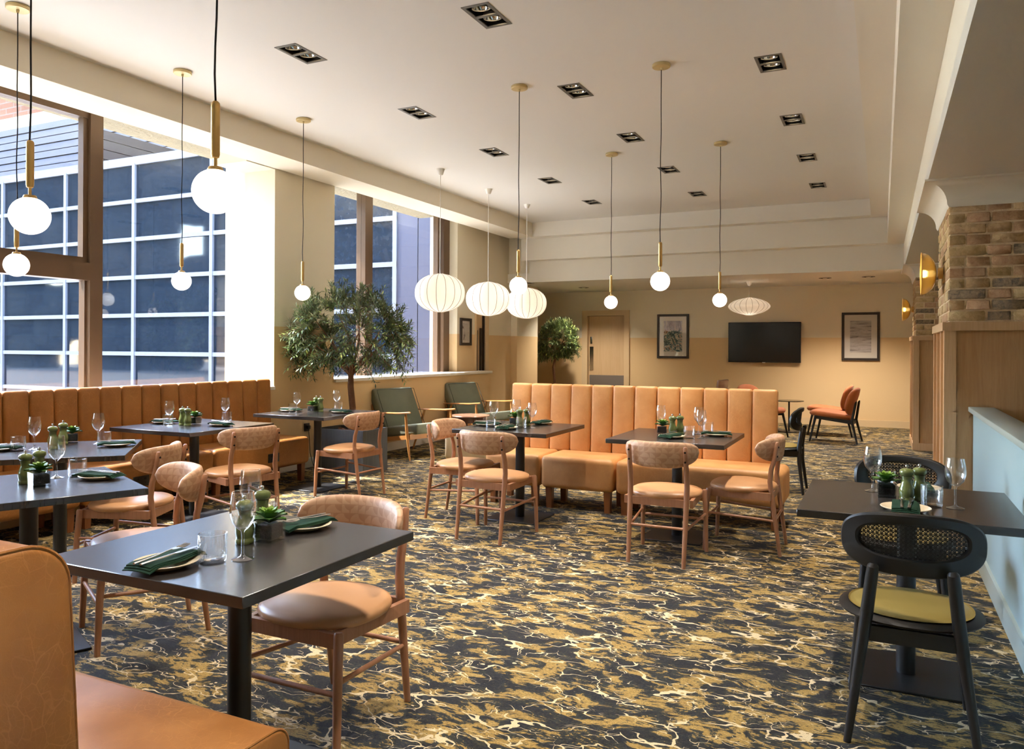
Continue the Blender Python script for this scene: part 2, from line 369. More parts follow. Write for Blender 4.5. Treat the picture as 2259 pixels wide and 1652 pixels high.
def put(name, me, parent=None, loc=(0, 0, 0), rot=None):
    o = bpy.data.objects.new(name, me); C.objects.link(o); o.parent = parent; o.location = loc
    if rot is not None: o.rotation_euler = rot
    return o
def part(name, mb, mat, parent, label=None, sharp=38, loc=(0, 0, 0), rot=None):
    o = put(name, mb.mesh(name, mat, sharp), parent, loc, rot)
    if label: o['label'] = label
    return o
def tag(o, label, cat, group=None):
    o['label'] = label; o['category'] = cat
    if group: o['group'] = group
    return o
def thing(name, label, cat, loc=(0, 0, 0), rotz=0.0, group=None):
    o = bpy.data.objects.new(name, None); C.objects.link(o); o.location = loc; o.rotation_euler = (0, 0, rotz); o.empty_display_size = 0.1
    return tag(o, label, cat, group)
def struct(name, mb, mat, parent=None, label=None):
    o = part(name, mb, mat, parent, label)
    o['kind'] = 'structure'; return o
def dup(root, label, loc, rotz=0.0, group=None):
    r = root.copy(); C.objects.link(r); r.location = loc; r.rotation_euler = (0, 0, rotz); r['label'] = label
    if group: r['group'] = group
    def rec(a, b):
        for ch in a.children:
            c = ch.copy(); C.objects.link(c); c.parent = b; rec(ch, c)
    rec(root, r); return r
class Maker:
    """build the first one, copy it for the rest"""
    def __init__(s, fn): s.fn = fn; s.first = None
    def __call__(s, label, loc, rotz=0.0, group=None):
        if s.first is None:
            s.first = s.fn(label, loc, rotz, group); return s.first
        return dup(s.first, label, loc, rotz, group)

# ------------------------------------------------------------------ the setting
ZC, ZS, Z2, ZL = 3.605, 3.36, 2.975, 2.60
XW, XG = -6.02, -6.45
fl = struct('floor', MB().span(-7.4, 5.2, -4.2, 15.6, -0.12, 0.0), 'carpet', label='navy, ochre and cream patterned carpet')
# main ceiling with openings for the twin downlights
DLX = (-3.945, -2.372, -0.782); DLW, DLL = 0.185, 0.35
DLY = {0: (2.91, 4.535, 6.14, 7.735, 9.35, 10.98), 1: (2.91, 4.535, 6.18, 7.785, 9.38, 11.01), 2: (1.35, 2.98, 4.60, 6.21, 7.83, 9.44, 11.09)}
holes = [(DLX[i] - DLW / 2, DLX[i] + DLW / 2, y - DLL / 2, y + DLL / 2) for i in DLY for y in DLY[i]]
xs = sorted({-5.56, -0.15} | {h[0] for h in holes} | {h[1] for h in holes})
cm = MB()
for i in range(len(xs) - 1):
    a, b = xs[i], xs[i + 1]; col = [h for h in holes if abs(h[0] - a) < 1e-6 and abs(h[1] - b) < 1e-6]
    y = -4.2
    for h in sorted(col, key=lambda h: h[2]) + [None]:
        y1 = h[2] if h else 12.37
        cm.add([(a, y, ZC), (b, y, ZC), (b, y1, ZC), (a, y1, ZC)], [(0, 3, 2, 1)])
        if h: y = h[3]
struct('ceiling', cm, 'ceiling')
struct('ceiling_deck', MB().span(-7.4, 5.2, -4.2, 15.6, 3.85, 4.0), 'ceiling')
# bulkhead over the windows
struct('trim_1', MB().span(-6.0, -5.55, -4.2, 12.37, ZS - 0.005, 3.86), 'bulk', label='cream bulkhead running over the windows')
# stepped edge: right-hand run and far run, mitred
X1, X2, X3 = -0.15, 0.068, 0.29; Y1, Y2, Y3 = 12.37, 12.59, 12.81
st = MB()
def lface(xa, ya, za, xb, yb, zb, xl):
    st.add([(xa, -4.2, za), (xa, ya, za), (xb, yb, zb), (xb, -4.2, zb)], [(0, 1, 2, 3)])
    st.add([(xa, ya, za), (xl, ya, za), (xl, yb, zb), (xb, yb, zb)], [(0, 1, 2, 3)])
lface(X1, Y1, ZC, X1, Y1, ZS, -5.56); lface(X1, Y1, ZS, X2, Y2, ZS, -5.87); lface(X2, Y2, ZS, X2, Y2, Z2, -5.87)
lface(X2, Y2, Z2, X3, Y3, Z2, -5.80); lface(X3, Y3, Z2, X3, Y3, ZL, -5.80)
struct('trim_2', st, 'trim', label='stepped cream plaster cornice round the raised ceiling')
struct('trim_3', MB().span(-6.62, -5.80, Y3, Y3 + 0.25, ZL, ZL + 0.165), 'trim', label='low plaster ledge at the end of the stepped cornice')
lc = MB().span(X3, 5.2, -4.2, 15.6, ZL, 2.7); lc.span(-7.4, X3, Y3 + 0.002, 15.6, ZL, 2.64)
struct('ceiling_low', lc, 'ceiling')
# left wall with columns
wl = MB()
wl.span(-6.75, XW, -4.2, 6.505, 0, 0.93); wl.span(-6.75, XW, 6.505, 7.53, 0, 3.85); wl.span(-6.75, XW, 7.53, 11.72, 0, 0.97)
wl.prism([(-6.22, 10.90), (-6.22, 11.50), (-6.75, 11.50), (-6.75, 11.1), (-6.45, 10.93)], 0.97, 3.85)
wl.span(-6.75, -6.22, 11.5, 11.97, 2.25, 3.85)
wl.span(-7.4, -7.3, 11.97, 15.6, 0, 3.85)
wl.span(-6.75, -6.31, 11.5, 11.97, 0, 3.85)
wl.span(-6.75, -6.24, 11.97, 12.95, 0, 3.85)
wl.span(-6.6, -5.80, 12.86, 12.96, 2.64, 3.85)
wl.span(-7.3, -6.11, 12.95, 13.9, 0, 3.85)
wl.span(-6.75, -6.0, -4.2, -2.5, 0.93, 3.85)
wl.span(-6.55, -6.0, -4.2, 11.97, 3.56, 3.85)
wl.span(-6.47, -6.02, 6.08, 6.505, ZS - 0.01, 3.57)
struct('wall_left', wl, 'wall')
struct('trim_4', MB().rspan(-6.45, -5.985, 7.53, 11.72, 0.97, 1.012, 0.008, 2), 'trim', label='white window ledge behind the green armchairs')
struct('trim_5', MB().span(-6.45, -6.0, -2.5, 6.505, 0.93, 0.965), 'trim', label='white window sill behind the tan banquette')
bb = MB().span(XW, XW + 0.018, 6.42, 11.72, 0, 0.11)
struct('baseboard_left', bb, 'trim')
# alcove door beyond the ledge
d2 = MB().span(-6.30, -6.24, 11.50, 11.97, 0, 2.25)
do = struct('door_2', d2, 'door', label='pale door standing in the alcove beyond the window ledge')
part('door_frame', MB().span(-6.24, -6.19, 11.86, 11.97, 0, 2.25).span(-6.24, -6.19, 11.5, 11.53, 0, 2.25), 'door_frame', do)
part('dark_edge_strip', MB().span(-6.235, -6.205, 11.56, 11.585, 0.9, 1.70), 'frame_dark', do)
part('dark_edge_strip', MB().span(-6.235, -6.205, 11.70, 11.74, 0.9, 1.74), 'frame_dark', do)
part('dark_edge_strip', MB().span(-6.235, -6.20, 11.80, 11.83, 0.9, 2.2), 'frame_dark', do)
# back wall
bw = MB(); bw.span(-7.4, -5.64, 15.45, 15.6, 0, 3.85); bw.span(-4.81, 5.2, 15.45, 15.6, 0, 3.85); bw.span(-5.64, -4.81, 15.45, 15.6, 2.10, 3.85); bw.span(-5.7, -4.75, 15.58, 15.62, 0, 2.2)
struct('wall_back', bw, 'wall')
struct('baseboard_back', MB().span(-4.71, 5.2, 15.432, 15.45, 0, 0.125).span(-7.3, -5.75, 15.432, 15.45, 0, 0.125), 'door_frame')
dr = struct('door_1', MB().span(-5.62, -4.83, 15.50, 15.545, 0.005, 2.085), 'door', label='pale maple door with metal push plate in the far wall')
part('door_frame', MB().span(-5.75, -5.63, 15.42, 15.58, 0, 2.2).span(-4.82, -4.71, 15.42, 15.58, 0, 2.2).span(-5.63, -4.82, 15.42, 15.58, 2.09, 2.2), 'door_frame', dr)
part('kick_plate', MB().span(-5.60, -4.85, 15.49, 15.50, 0.04, 0.84), 'kick', dr)
part('push_plate', MB().span(-5.60, -5.515, 15.49, 15.50, 0.94, 1.44), 'steel', dr)
part('lock_plate', MB().rspan(-5.588, -5.54, 15.484, 15.50, 1.5, 1.65, 0.005, 2), 'steel', dr)
# closing walls out of frame
struct('wall_right', MB().span(5.0, 5.2, -4.2, 15.6, 0, 3.85), 'wall')
struct('wall_front', MB().span(-7.4, 5.2, -4.4, -4.2, 0, 3.85), 'wall')

# windows
def window(name, y0, y1, mulls, z0, z1, label):
    m0 = MB()
    for a, b in mulls: m0.span(-6.53, -6.38, a, b, z0, z1)
    root = struct(name, m0, 'bronze', label=label); return root
w1 = window('window_1', -2.5, 6.5, [(4.575, 4.70), (0.55, 0.68)], 0.96, 3.56, 'bronze framed window beside the long tan banquette')
fr = MB().span(-6.50, -6.40, 0.68, 4.575, 3.432, 3.56).span(-6.50, -6.40, -2.5, 0.55, 3.432, 3.56).span(-6.52, -6.38, 0.68, 4.575, 1.985, 2.14).span(-6.52, -6.38, -2.5, 0.55, 1.985, 2.14)
part('frame_rail', fr, 'bronze', w1)
sash = MB()
for a, b in ((0.68, 4.575), (-2.5, 0.55)):
    sash.span(-6.485, -6.415, a, b, 2.14, 2.19).span(-6.485, -6.415, b - 0.045, b, 2.19, 3.432).span(-6.485, -6.415, a, a + 0.045, 2.19, 3.432)
    sash.span(-6.475, -6.425, b - 0.02, b, 0.96, 1.985)
part('sash_frame', sash, 'bronze', w1)
for (a, b, za, zb) in ((0.725, 4.53, 2.19, 3.432), (0.68, 4.575, 0.965, 1.985), (4.70, 6.505, 0.965, 3.56), (-2.45, 0.50, 2.19, 3.432), (-2.5, 0.55, 0.965, 1.985)):
    part('pane', MB().span(-6.453, -6.447, a, b, za, zb), 'pane', w1)
w2 = window('window_2', 7.53, 10.95, [(8.64, 8.81), (10.74, 10.93)], 1.012, 3.56, 'bronze framed window behind the olive tree')
part('frame_rail', MB().span(-6.50, -6.41, 10.60, 10.70, 1.012, 3.56), 'bronze', w2)
for a, b in ((7.53, 8.64), (8.81, 10.60)):
    part('pane', MB().span(-6.453, -6.447, a, b, 1.012, 3.56), 'pane', w2)

# brick and oak pillars
BL = {}
def brick_mesh(L, W, H, i, k):
    key = (round(L, 3), round(W, 3), i, k)
    if key not in BL:
        r2 = random.Random(hash(key) % 9999); m = MB().rbox((0, 0, 0), (L, W, H), 0.006, 1)
        m.v = [tuple(c + r2.uniform(-.0025, .0025) for c in p) for p in m.v]
        BL[key] = m.mesh('brick', 'brick%d' % i, 50)
    return BL[key]
def pillar(idx, x0, y0, y1, x1, label, zcap=1.60):
    core = struct('wall_pillar_%d' % idx, MB().span(x0 + 0.036, x1, y0 + 0.046, y1 - 0.05, 0, 2.6), 'mortar', label=label)
    rr = random.Random(idx * 5)
    H, J, S, Hd = 0.066, 0.011, 0.225, 0.142
    zc = zcap + 0.01; row = 0
    bx, by = x0 + 0.03, y0 + 0.04
    while zc < 2.50:
        # front face, Flemish bond
        x = bx; k = row
        seq = [S, Hd] if row % 2 == 0 else [Hd, S]
        if row % 2: first = 0.098
        else: first = S
        j = 0
        while x < min(x1, bx + 0.95):
            L = first if j == 0 else seq[(j) % 2]
            if row % 2 and j > 0: L = (Hd, S)[(j + 1) % 2]
            mi = rr.choice((0, 0, 1, 1, 2, 2, 3)) if L > .1 else rr.choice((0, 1, 2))
            put('brick', brick_mesh(L, 0.10, H, mi, rr.randrange(3)), core, (x + L / 2, by + 0.05 + rr.uniform(-.004, .004), zc + H / 2))
            x += L + J; j += 1
        # left face
        y = by + 0.10 + J; j = row
        while y < y1 - 0.06:
            L = min((S, Hd)[j % 2], y1 - 0.05 - y)
            if L > 0.04:
                put('brick', brick_mesh(L, 0.10, H, rr.choice((0, 1, 2, 2)), rr.randrange(3)), core, (bx + 0.05 + rr.uniform(-.004, .004), y + L / 2, zc + H / 2), (0, 0, PI / 2))
            y += L + J; j += 1
        zc += H + J; row += 1
    # oak dado
    t = 0.02
    part('oak_panel', MB().span(x0 + 0.06, x1, y0 + 0.02, y0 + 0.05, 0, zcap - 0.06), 'oak', core)
    part('oak_panel', MB().span(x0 + 0.02, x0 + 0.045, y0 + 0.06, y1, 0, zcap - 0.06), 'oak', core)
    part('corner_post', MB().span(x0, x0 + 0.075, y0, y0 + 0.075, 0, zcap - 0.06), 'oak_pale', core)
    for q in range(1, 4):
        yy = y0 + (y1 - y0) * q / 3.0 - 0.05
        part('batten', MB().span(x0, x0 + 0.03, yy, yy + 0.06, 0, zcap - 0.06), 'oak_pale', core)
    part('cap_rail', MB().span(x0 - 0.012, x1, y0 - 0.012, y0 + 0.06, zcap - 0.06, zcap).span(x0 - 0.012, x0 + 0.06, y0 + 0.06, y1, zcap - 0.06, zcap), 'oak_pale', core)
    part('bottom_rail', MB().span(x0 - 0.006, x1, y0 - 0.006, y0 + 0.03, 0, 0.10).span(x0 - 0.006, x0 + 0.03, y0 + 0.03, y1, 0, 0.10), 'oak_pale', core)
    # coved plaster cornice
    prof = [(0.0, 2.42)] + [(0.13 * (1 - math.cos(a)) + 0.012, 2.44 + 0.145 * math.sin(a)) for a in [i * PI / 2 / 8 for i in range(9)]] + [(0.16, 2.585), (0.16, 2.6)]
    cv = MB(); n = len(prof); bx2, by2 = x0 + 0.028, y0 + 0.038
    vs = []
    for q in range(3):
        for o_, zz in prof:
            vs.append(((x1, by2 - o_, zz), (bx2 - o_, by2 - o_, zz), (bx2 - o_, y1 + 0.02, zz))[q])
    fs = [(q * n + i, q * n + i + 1, (q + 1) * n + i + 1, (q + 1) * n + i) for q in range(2) for i in range(n - 1)]
    cv.add(vs, fs); part('coved_cornice', cv, 'trim', core)
    return core
pillar(1, 0.40, 6.26, 7.50, 1.75, 'near brick pillar with oak panelled base')
pillar(2, 0.40, 12.17, 13.45, 1.75, 'far brick pillar with oak panelled base')
# low wall on the right
lw = MB().span(0.58, 0.68, -2.0, 6.27, 0, 0.97)
lwo = struct('wall_low_right', lw, 'blue_wall', label='pale blue low wall beside the right hand table')
part('wall_cap', MB().rspan(0.55, 0.71, -2.0, 6.275, 0.97, 1.005, 0.006, 2), 'blue_cap', lwo)
part('skirting', MB().span(0.562, 0.58, -2.0, 6.26, 0, 0.12), 'blue_cap', lwo)

# ------------------------------------------------------------------ outside the windows
ex = struct('ground_outside', MB().span(-60, -6.75, -30, 40, -0.4, -0.1), 'paving')
FY = 13.5; row_h, z_first = 0.965, 0.24
COLX = [-8.95 - 2.715 * i for i in range(0, 8)]
COLX[0] = -9.17
COLX = [-9.17, -11.70, -14.40, -17.09, -19.75, -22.48, -25.2, -27.9, -30.6]
fb = thing('office_building', 'dark glazed office building with white window bars outside the windows', 'building', (-18, FY, -0.1))
def fpart(nm, x0, x1, y0, y1, z0, z1, m): return part(nm, MB().span(x0 + 18, x1 + 18, y0 - FY, y1 - FY, z0 + .1, z1 + .1), m, fb)
fpart('backing_wall', -30.6, -7.45, FY + 0.1, FY + 0.3, -0.1, 6.0, 'black')
for i in range(len(COLX) - 1):
    for r in range(7):
        zb = -0.72 + r * row_h; 
        fpart('pane', COLX[i + 1] + 0.05, COLX[i] - 0.05, FY - 0.02, FY, max(-0.1, zb + 0.05), zb + row_h - 0.05, 'facade_glass')
for x in COLX: fpart('mullion', x - 0.05, x + 0.05, FY - 0.08, FY + 0.1, -0.1, 6.03, 'facade_bar')
for r in range(8):
    zb = -0.72 + r * row_h
    if zb > -0.1: fpart('transom', -30.6, -9.12, FY - 0.07, FY + 0.1, zb - 0.05, zb + (0.16 if r == 7 else 0.05), 'facade_bar')
for (a, b) in ((-9.12, -8.62), (-8.60, -8.02), (-8.0, -7.45)):
    fpart('cladding_panel', a, b, FY - 0.05, FY + 0.1, -0.1, 6.6, 'clad_grey')
struct('wall_outside', MB().span(-7.44, -6.78, 12.84, 12.94, -0.1, 6.0).span(-7.44, -7.405, 12.94, 13.4, -0.1, 6.0), 'clad_grey', label='grey metal clad return wall outside the far window')
rb = thing('rooftop_plant_screen', 'pale ribbed metal screen on the roof above the dark glazing', 'building', (-24, 17, 5.9))
for i in range(13):
    part('cladding_board', MB().box((0, 0.02 * (i % 2), 0.12 + i * 0.245), (26, 0.1, 0.21)), 'clad_white', rb)
    part('shadow_gap', MB().box((0, 0.09, 0.245 + i * 0.245), (26, 0.06, 0.06)), 'clad_grey', rb)
part('backing_frame', MB().box((0, 0.2, 1.4), (26, 0.08, 3.4)), 'clad_grey', rb)
bb2 = thing('rooftop_side_wall', 'brown ribbed metal wall rising behind the dark glazing', 'building', (-19, 15.6, 5.9))
for i in range(5): part('cladding_board', MB().box((0.0, 0, 0.14 + i * 0.265), (0.12, 3.4, 0.245)), 'clad_brown', bb2)
part('backing_frame', MB().box((-0.15, 0, 0.67), (0.18, 3.4, 1.30)), 'clad_brown', bb2)
bk = thing('brick_building', 'weathered red brick building far behind the ribbed roof screen', 'building', (-43, 24, 0))
part('brick_wall', MB().box((0, 0, 10), (21, 3, 20)), 'far_brick', bk)
part('concrete_band', MB().box((0, -1.6, 11.4), (21, 0.3, 1.2)), 'stone', bk)
hg = thing('added_hedge', 'tall dark green hedge added out of view, to be mirrored in the glazed building', 'hedge', (-24, -7, -0.1))  # unseen hedge, added so the facade glass mirrors something dark
hm = MB(); hr = random.Random(4)
for i in range(210):
    hm.rbox((hr.uniform(-34, 14), hr.uniform(-1, 1), hr.uniform(0.5, 13.5)), (hr.uniform(1.5, 4), 2.0, hr.uniform(1.5, 4)), 0.5, 2)
part('foliage', hm, 'hedge', hg)
struct('lintel_outside', MB().span(-6.95, -6.55, -4, 6.5, 3.552, 4.1).span(-6.95, -6.55, 7.53, 10.9, 3.552, 4.1), 'stone', label='rough stone lintel outside above the windows')

# ------------------------------------------------------------------ ceiling downlights
def mk_downlight(label, loc, rotz, group):
    r = thing('ceiling_downlight', label, 'downlight', loc, rotz, group)
    fr = MB(); W2, L2, t = DLW / 2 + .006, DLL / 2 + .006, 0.022
    fr.span(-W2, W2, -L2, -L2 + t, -0.004, 0.004).span(-W2, W2, L2 - t, L2, -0.004, 0.004).span(-W2, -W2 + t, -L2 + t, L2 - t, -0.004, 0.004).span(W2 - t, W2, -L2 + t, L2 - t, -0.004, 0.004).span(-W2 + t, W2 - t, -0.012, 0.012, -0.004, 0.004)
    part('trim_frame', fr, 'grey_metal', r)
    hb = MB(); a, b = DLW / 2 - .002, DLL / 2 - .002
    hb.span(-a, a, -b, b, 0.115, 0.12).span(-a, -a + .004, -b, b, 0.004, 0.115).span(a - .004, a, -b, b, 0.004, 0.115).span(-a, a, -b, -b + .004, 0.004, 0.115).span(-a, a, b - .004, b, 0.004, 0.115)
    part('housing', hb, 'black', r)
    for s in (-1, 1):
        y = s * 0.082
        M = Matrix.Rotation(0.22 * s * 0 + 0.15, 3, 'X')
        ring = part('lamp_ring', MB().lathe([(0.058, 0.0), (0.062, 0.0), (0.062, 0.035), (0.058, 0.035)], 24, (0, y, 0.012), M, close=True), 'grey_metal', r)
        rf = part('reflector', MB().lathe([(0.056, 0.004), (0.05, 0.025), (0.036, 0.045), (0.014, 0.056), (0.0, 0.057)], 24, (0, y, 0.014), M), 'chrome', ring)
        part('bulb', MB().lathe([(0, -0.006), (0.010, 0.0), (0.012, 0.01), (0.009, 0.02), (0, 0.026)], 12, (0, y, 0.036), M), 'filament', ring)
        ld = bpy.data.lights.get('downlight_beam')
        if ld is None:
            ld = bpy.data.lights.new('downlight_beam', 'SPOT'); ld.energy = 42; ld.color = (1, 0.90, 0.77); ld.spot_size = math.radians(62); ld.spot_blend = 0.6; ld.shadow_soft_size = 0.04
        lo = bpy.data.objects.new('beam', ld); C.objects.link(lo); lo.parent = r; lo.location = (0, y, -0.012)
    return r
downlight = Maker(mk_downlight)
colw = ('in the row nearest the windows', 'in the middle row', 'in the row nearest the stepped cornice')
ordn = {0: 'first', 1: 'second', 2: 'third', 3: 'fourth', 4: 'fifth', 5: 'sixth', 6: 'seventh'}
for i in DLY:
    ys = DLY[i]
    vis = [y for y in ys if y > (4.4 if i < 2 else 6.0)]
    for y in ys:
        if y in vis: lab = 'twin ceiling downlight %s, %s from the front' % (colw[i], ordn[vis.index(y)])
        else: lab = 'twin ceiling downlight overhead, %s, out of view %s' % (colw[i], 'farthest back' if y < 2 else ('next back' if y < 4 else 'nearest'))
        downlight(lab, (DLX[i], y, ZC), 0, 'twin ceiling downlights')

# ------------------------------------------------------------------ pendants
def mk_globe(label, loc, rotz, group):
    r = thing('globe_pendant', label, 'pendant lamp', loc, rotz, group)   # origin at the globe centre
    top = ZC - loc[2]
    part('canopy', MB().lathe([(0, top), (0.066, top), (0.070, top - 0.004), (0.070, top - 0.022), (0.066, top - 0.026), (0.01, top - 0.027), (0.007, top - 0.045), (0, top - 0.045)], 32), 'brass_pale', r)
    pts = []; n = 14
    for i in range(n + 1):
        t = i / n; zz = 0.30 + (top - 0.04 - 0.30) * t
        pts.append((0.004 * math.sin(t * 17) * (1 - t), 0.003 * math.cos(t * 13) * (1 - t), zz))
    part('cord', MB().tube(pts, 0.0035, 8), 'cord', r)
    part('brass_tube', MB().lathe([(0, 0.305), (0.008, 0.304), (0.0135, 0.298), (0.0145, 0.290), (0.0145, 0.125), (0.012, 0.115), (0.006, 0.112), (0.006, 0.085), (0.022, 0.082), (0.026, 0.074), (0.026, 0.066), (0, 0.066)], 24), 'brass', r)
    prof = [(0.075 * math.sin(a), 0.075 * math.cos(a)) for a in [PI * i / 24 for i in range(25)]]
    prof[0] = (0, 0.075); prof[-1] = (0, -0.075)
    part('globe', MB().lathe(prof, 40), 'globe', r, 'opal white glass globe')
    return r
globe = Maker(mk_globe)
ZG = 1.923
for lab, x, y in (('large looking globe pendant hanging nearest the left edge of the picture', -3.10, 1.96),
                  ('globe pendant hanging near the left edge, behind and below the nearest left one', -5.07, 3.12),
                  ('nearest globe pendant, above the front table, in front of the window', -2.03, 1.91),
                  ('globe pendant in front of the window above the middle banquette table', -5.06, 4.42),
                  ('globe pendant hanging in front of the beige column beside the olive tree', -5.05, 5.84),
                  ('globe pendant overlapping the third round fabric lantern', -2.76, 5.87),
                  ('small distant globe pendant above the middle of the freestanding banquette', -2.76, 8.33),
                  ('globe pendant above the right table at the freestanding banquette', -1.55, 5.88),
                  ('distant globe pendant just left of the flat saucer lantern', -1.56, 8.37)):
    globe(lab, (x, y, ZG), rnd.uniform(0, 6), 'brass and opal globe pendants')

def mk_lantern(label, loc, rotz, group, R=0.308, Hh=0.235, ztop=ZC, name='fabric_lantern', ribs=16, cp=0.055, power=2.2):
    r = thing(name, label, 'pendant lamp', loc, rotz, group)
    top = ztop - loc[2]
    part('ceiling_cup', MB().lathe([(0, top), (cp, top), (cp * 0.55, top - 0.07), (cp * 0.35, top - 0.078), (0, top - 0.078)], 24), 'white_plastic', r)
    part('cord', MB().tube([(0, 0, Hh * 0.9), (0, 0, top - 0.07)], 0.004, 8), 'white_plastic', r)
    prof = []
    for i in range(21):
        t = -1 + 2 * i / 20
        z = Hh * t; q = (1 - abs(t) ** power) ** (1 / power) if abs(t) < 1 else 0
        prof.append((max(R * q, R * 0.18), z))
    part('shade', MB().lathe(prof, ribs * 6, rmod=lambda a, i: 1 - 0.028 * (1 - abs(math.sin(a * ribs / 2))) ** 2), 'shade', r, 'gathered off-white fabric shade', sharp=80)
    for k in range(ribs):
        a = 2 * PI * k / ribs
        part('rib', MB().tube([(q * 0.974 * math.cos(a), q * 0.974 * math.sin(a), z) for q, z in prof], 0.0034, 5), 'rib', r)
    part('bulb', MB().lathe([(0, 0.07), (0.02, 0.06), (0.03, 0.03), (0.03, 0.0), (0.018, -0.025), (0, -0.032)], 16), 'bulb', r)
    ld = bpy.data.lights.new('lantern_glow', 'POINT'); ld.energy = 0.65; ld.color = (1, 0.95, 0.89); ld.shadow_soft_size = 0.05
    lo = bpy.data.objects.new('glow', ld); C.objects.link(lo); lo.parent = r; lo.location = (0, 0, -0.06)
    return r
lantern = Maker(mk_lantern)
lantern('round white fabric lantern nearest the window, leftmost of three', (-4.92, 8.19, 2.075), 0, 'round fabric lanterns')
lantern('round white fabric lantern, middle one of three in a row', (-4.93, 9.50, 2.08), 0.1, 'round fabric lanterns')
lantern('round white fabric lantern partly hidden behind a brass globe pendant', (-4.92, 10.76, 2.09), 0.2, 'round fabric lanterns')
mk_lantern('flat saucer shaped fabric lantern hanging above the television', (-2.12, 14.12, 2.16), 0, None, 0.36, 0.155, ZL, 'saucer_lantern', 20, 0.05, 1.75)

# wall sconces on the pillars
def mk_sconce(label, loc, rotz, group):
    r = thing('wall_sconce', label, 'wall lamp', loc, rotz, group)        # origin on the wall, opens towards -X
    M = Matrix.Rotation(-PI / 2, 3, 'Y')
    part('wall_plate', MB().lathe([(0, 0), (0.045, 0), (0.045, 0.03), (0.035, 0.034), (0, 0.034)], 24, (0, 0, 0), M), 'brass', r)
    pr = []
    for i in range(13):
        a = PI / 2 * i / 12; pr.append((0.165 * math.sin(a), 0.04 + 0.105 * (1 - math.cos(a))))
    inner = [(max(0, q - 0.005), zz + 0.004) for q, zz in pr[::-1]]
    part('glass_dish', MB().lathe([(0, 0.04)] + pr[1:] + inner[:-1] + [(0, 0.044)], 40, (0, 0, 0), M), 'amber', r, 'amber glass dish')
    part('rim', MB().lathe([(0.163, 0.144), (0.168, 0.144), (0.168, 0.15), (0.163, 0.15)], 40, (0, 0, 0), M, close=True), 'brass', r)
    part('bulb', MB().lathe([(0, 0.05), (0.02, 0.055), (0.028, 0.08), (0.02, 0.1), (0, 0.106)], 14, (0, 0, 0), M), 'globe', r)
    ld = bpy.data.lights.get('sconce_glow')
    if ld is None:
        ld = bpy.data.lights.new('sconce_glow', 'POINT'); ld.energy = 0.5; ld.color = (1, 0.8, 0.55); ld.shadow_soft_size = 0.03
    lo = bpy.data.objects.new('glow', ld); C.objects.link(lo); lo.parent = r; lo.location = (-0.125, 0, 0)
    return r
sconce = Maker(mk_sconce)
sconce('amber glass dish sconce on the near brick pillar', (0.425, 6.86, 2.0), 0, 'amber wall sconces')
sconce('amber glass dish sconce on the far brick pillar', (0.425, 12.80, 2.0), 0, 'amber wall sconces')

# ------------------------------------------------------------------ banquettes (local: faces -Y, length along +X)
def channel_mesh(wd, th, h, mat):
    bm = bmesh.new(); bmesh.ops.create_cube(bm, size=1.0)
    for p in bm.verts: p.co = Vector((p.co.x * wd, p.co.y * th, (p.co.z + 0.5) * h))
    bmesh.ops.bevel(bm, geom=bm.edges[:], offset=0.026, segments=4, profile=0.5, affect='EDGES')
    bmesh.ops.subdivide_edges(bm, edges=[e for e in bm.edges if e.calc_length() > 0.1], cuts=3, use_grid_fill=True)
    for p in bm.verts:
        if p.co.y < 0: p.co.y -= 0.010 * (1 - (2 * p.co.x / wd) ** 2) * min(1, max(0, (h - p.co.z) / 0.08))
    me = bpy.data.meshes.new('back_panel'); bm.to_mesh(me); bm.free()
    me.materials.append(MAT[mat]); me.polygons.foreach_set('use_smooth', [True] * len(me.polygons)); return me
def seat_module(x0, x1, D, z0, z1, mat, parent, r=0.045):
    return part('seat_cushion', MB().rspan(x0 + 0.003, x1 - 0.003, 0.0, D, z0, z1, r, 5), mat, parent, sharp=60)
def bench_leg(x, y, h, parent):
    a, b = 0.030, 0.024
    vs = [(x - b, y - b, 0), (x + b, y - b, 0), (x + b, y + b, 0), (x - b, y + b, 0), (x - a, y - a, h), (x + a, y - a, h), (x + a, y + a, h), (x - a, y + a, h)]
    part('leg', MB().add(vs, [(0, 3, 2, 1), (4, 5, 6, 7), (0, 1, 5, 4), (1, 2, 6, 5), (2, 3, 7, 6), (3, 0, 4, 7)]), 'leg_wood', parent)
def banquette(label, loc, rotz, modules, D, nch, cw, xb, ztop, mat, th=0.10, lean=0.05):
    r = thing('banquette', label, 'banquette', loc, rotz)
    for a, b in modules:
        seat_module(a, b, D + 0.03, 0.18, 0.46, mat, r)
        for x in (a + 0.07, b - 0.07):
            for y in (0.07, D - 0.06): bench_leg(x, y, 0.185, r)
    me = channel_mesh(cw - 0.002, th, ztop - 0.44, mat)
    for k in range(nch):
        put('back_panel', me, r, (xb + cw * (k + 0.5), D + th / 2, 0.44), (-lean / 0.6, 0, 0))
    part('back_board', MB().rspan(xb + 0.01, xb + cw * nch - 0.01, D + th * .55, D + th * 1.15, 0.18, ztop - 0.035, 0.01, 2), mat, r)
    return r
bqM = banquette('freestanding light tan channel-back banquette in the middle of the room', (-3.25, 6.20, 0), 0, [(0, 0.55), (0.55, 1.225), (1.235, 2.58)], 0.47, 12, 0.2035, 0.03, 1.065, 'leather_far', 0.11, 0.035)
bqL = banquette('long tan channel-back banquette along the window wall', (-5.43, 1.50, 0), PI / 2, [(0, 1.07), (1.07, 2.35), (2.35, 3.63), (3.63, 4.92)], 0.475, 24, 0.2005, 0.05, 1.055, 'leather', 0.085, 0.02)
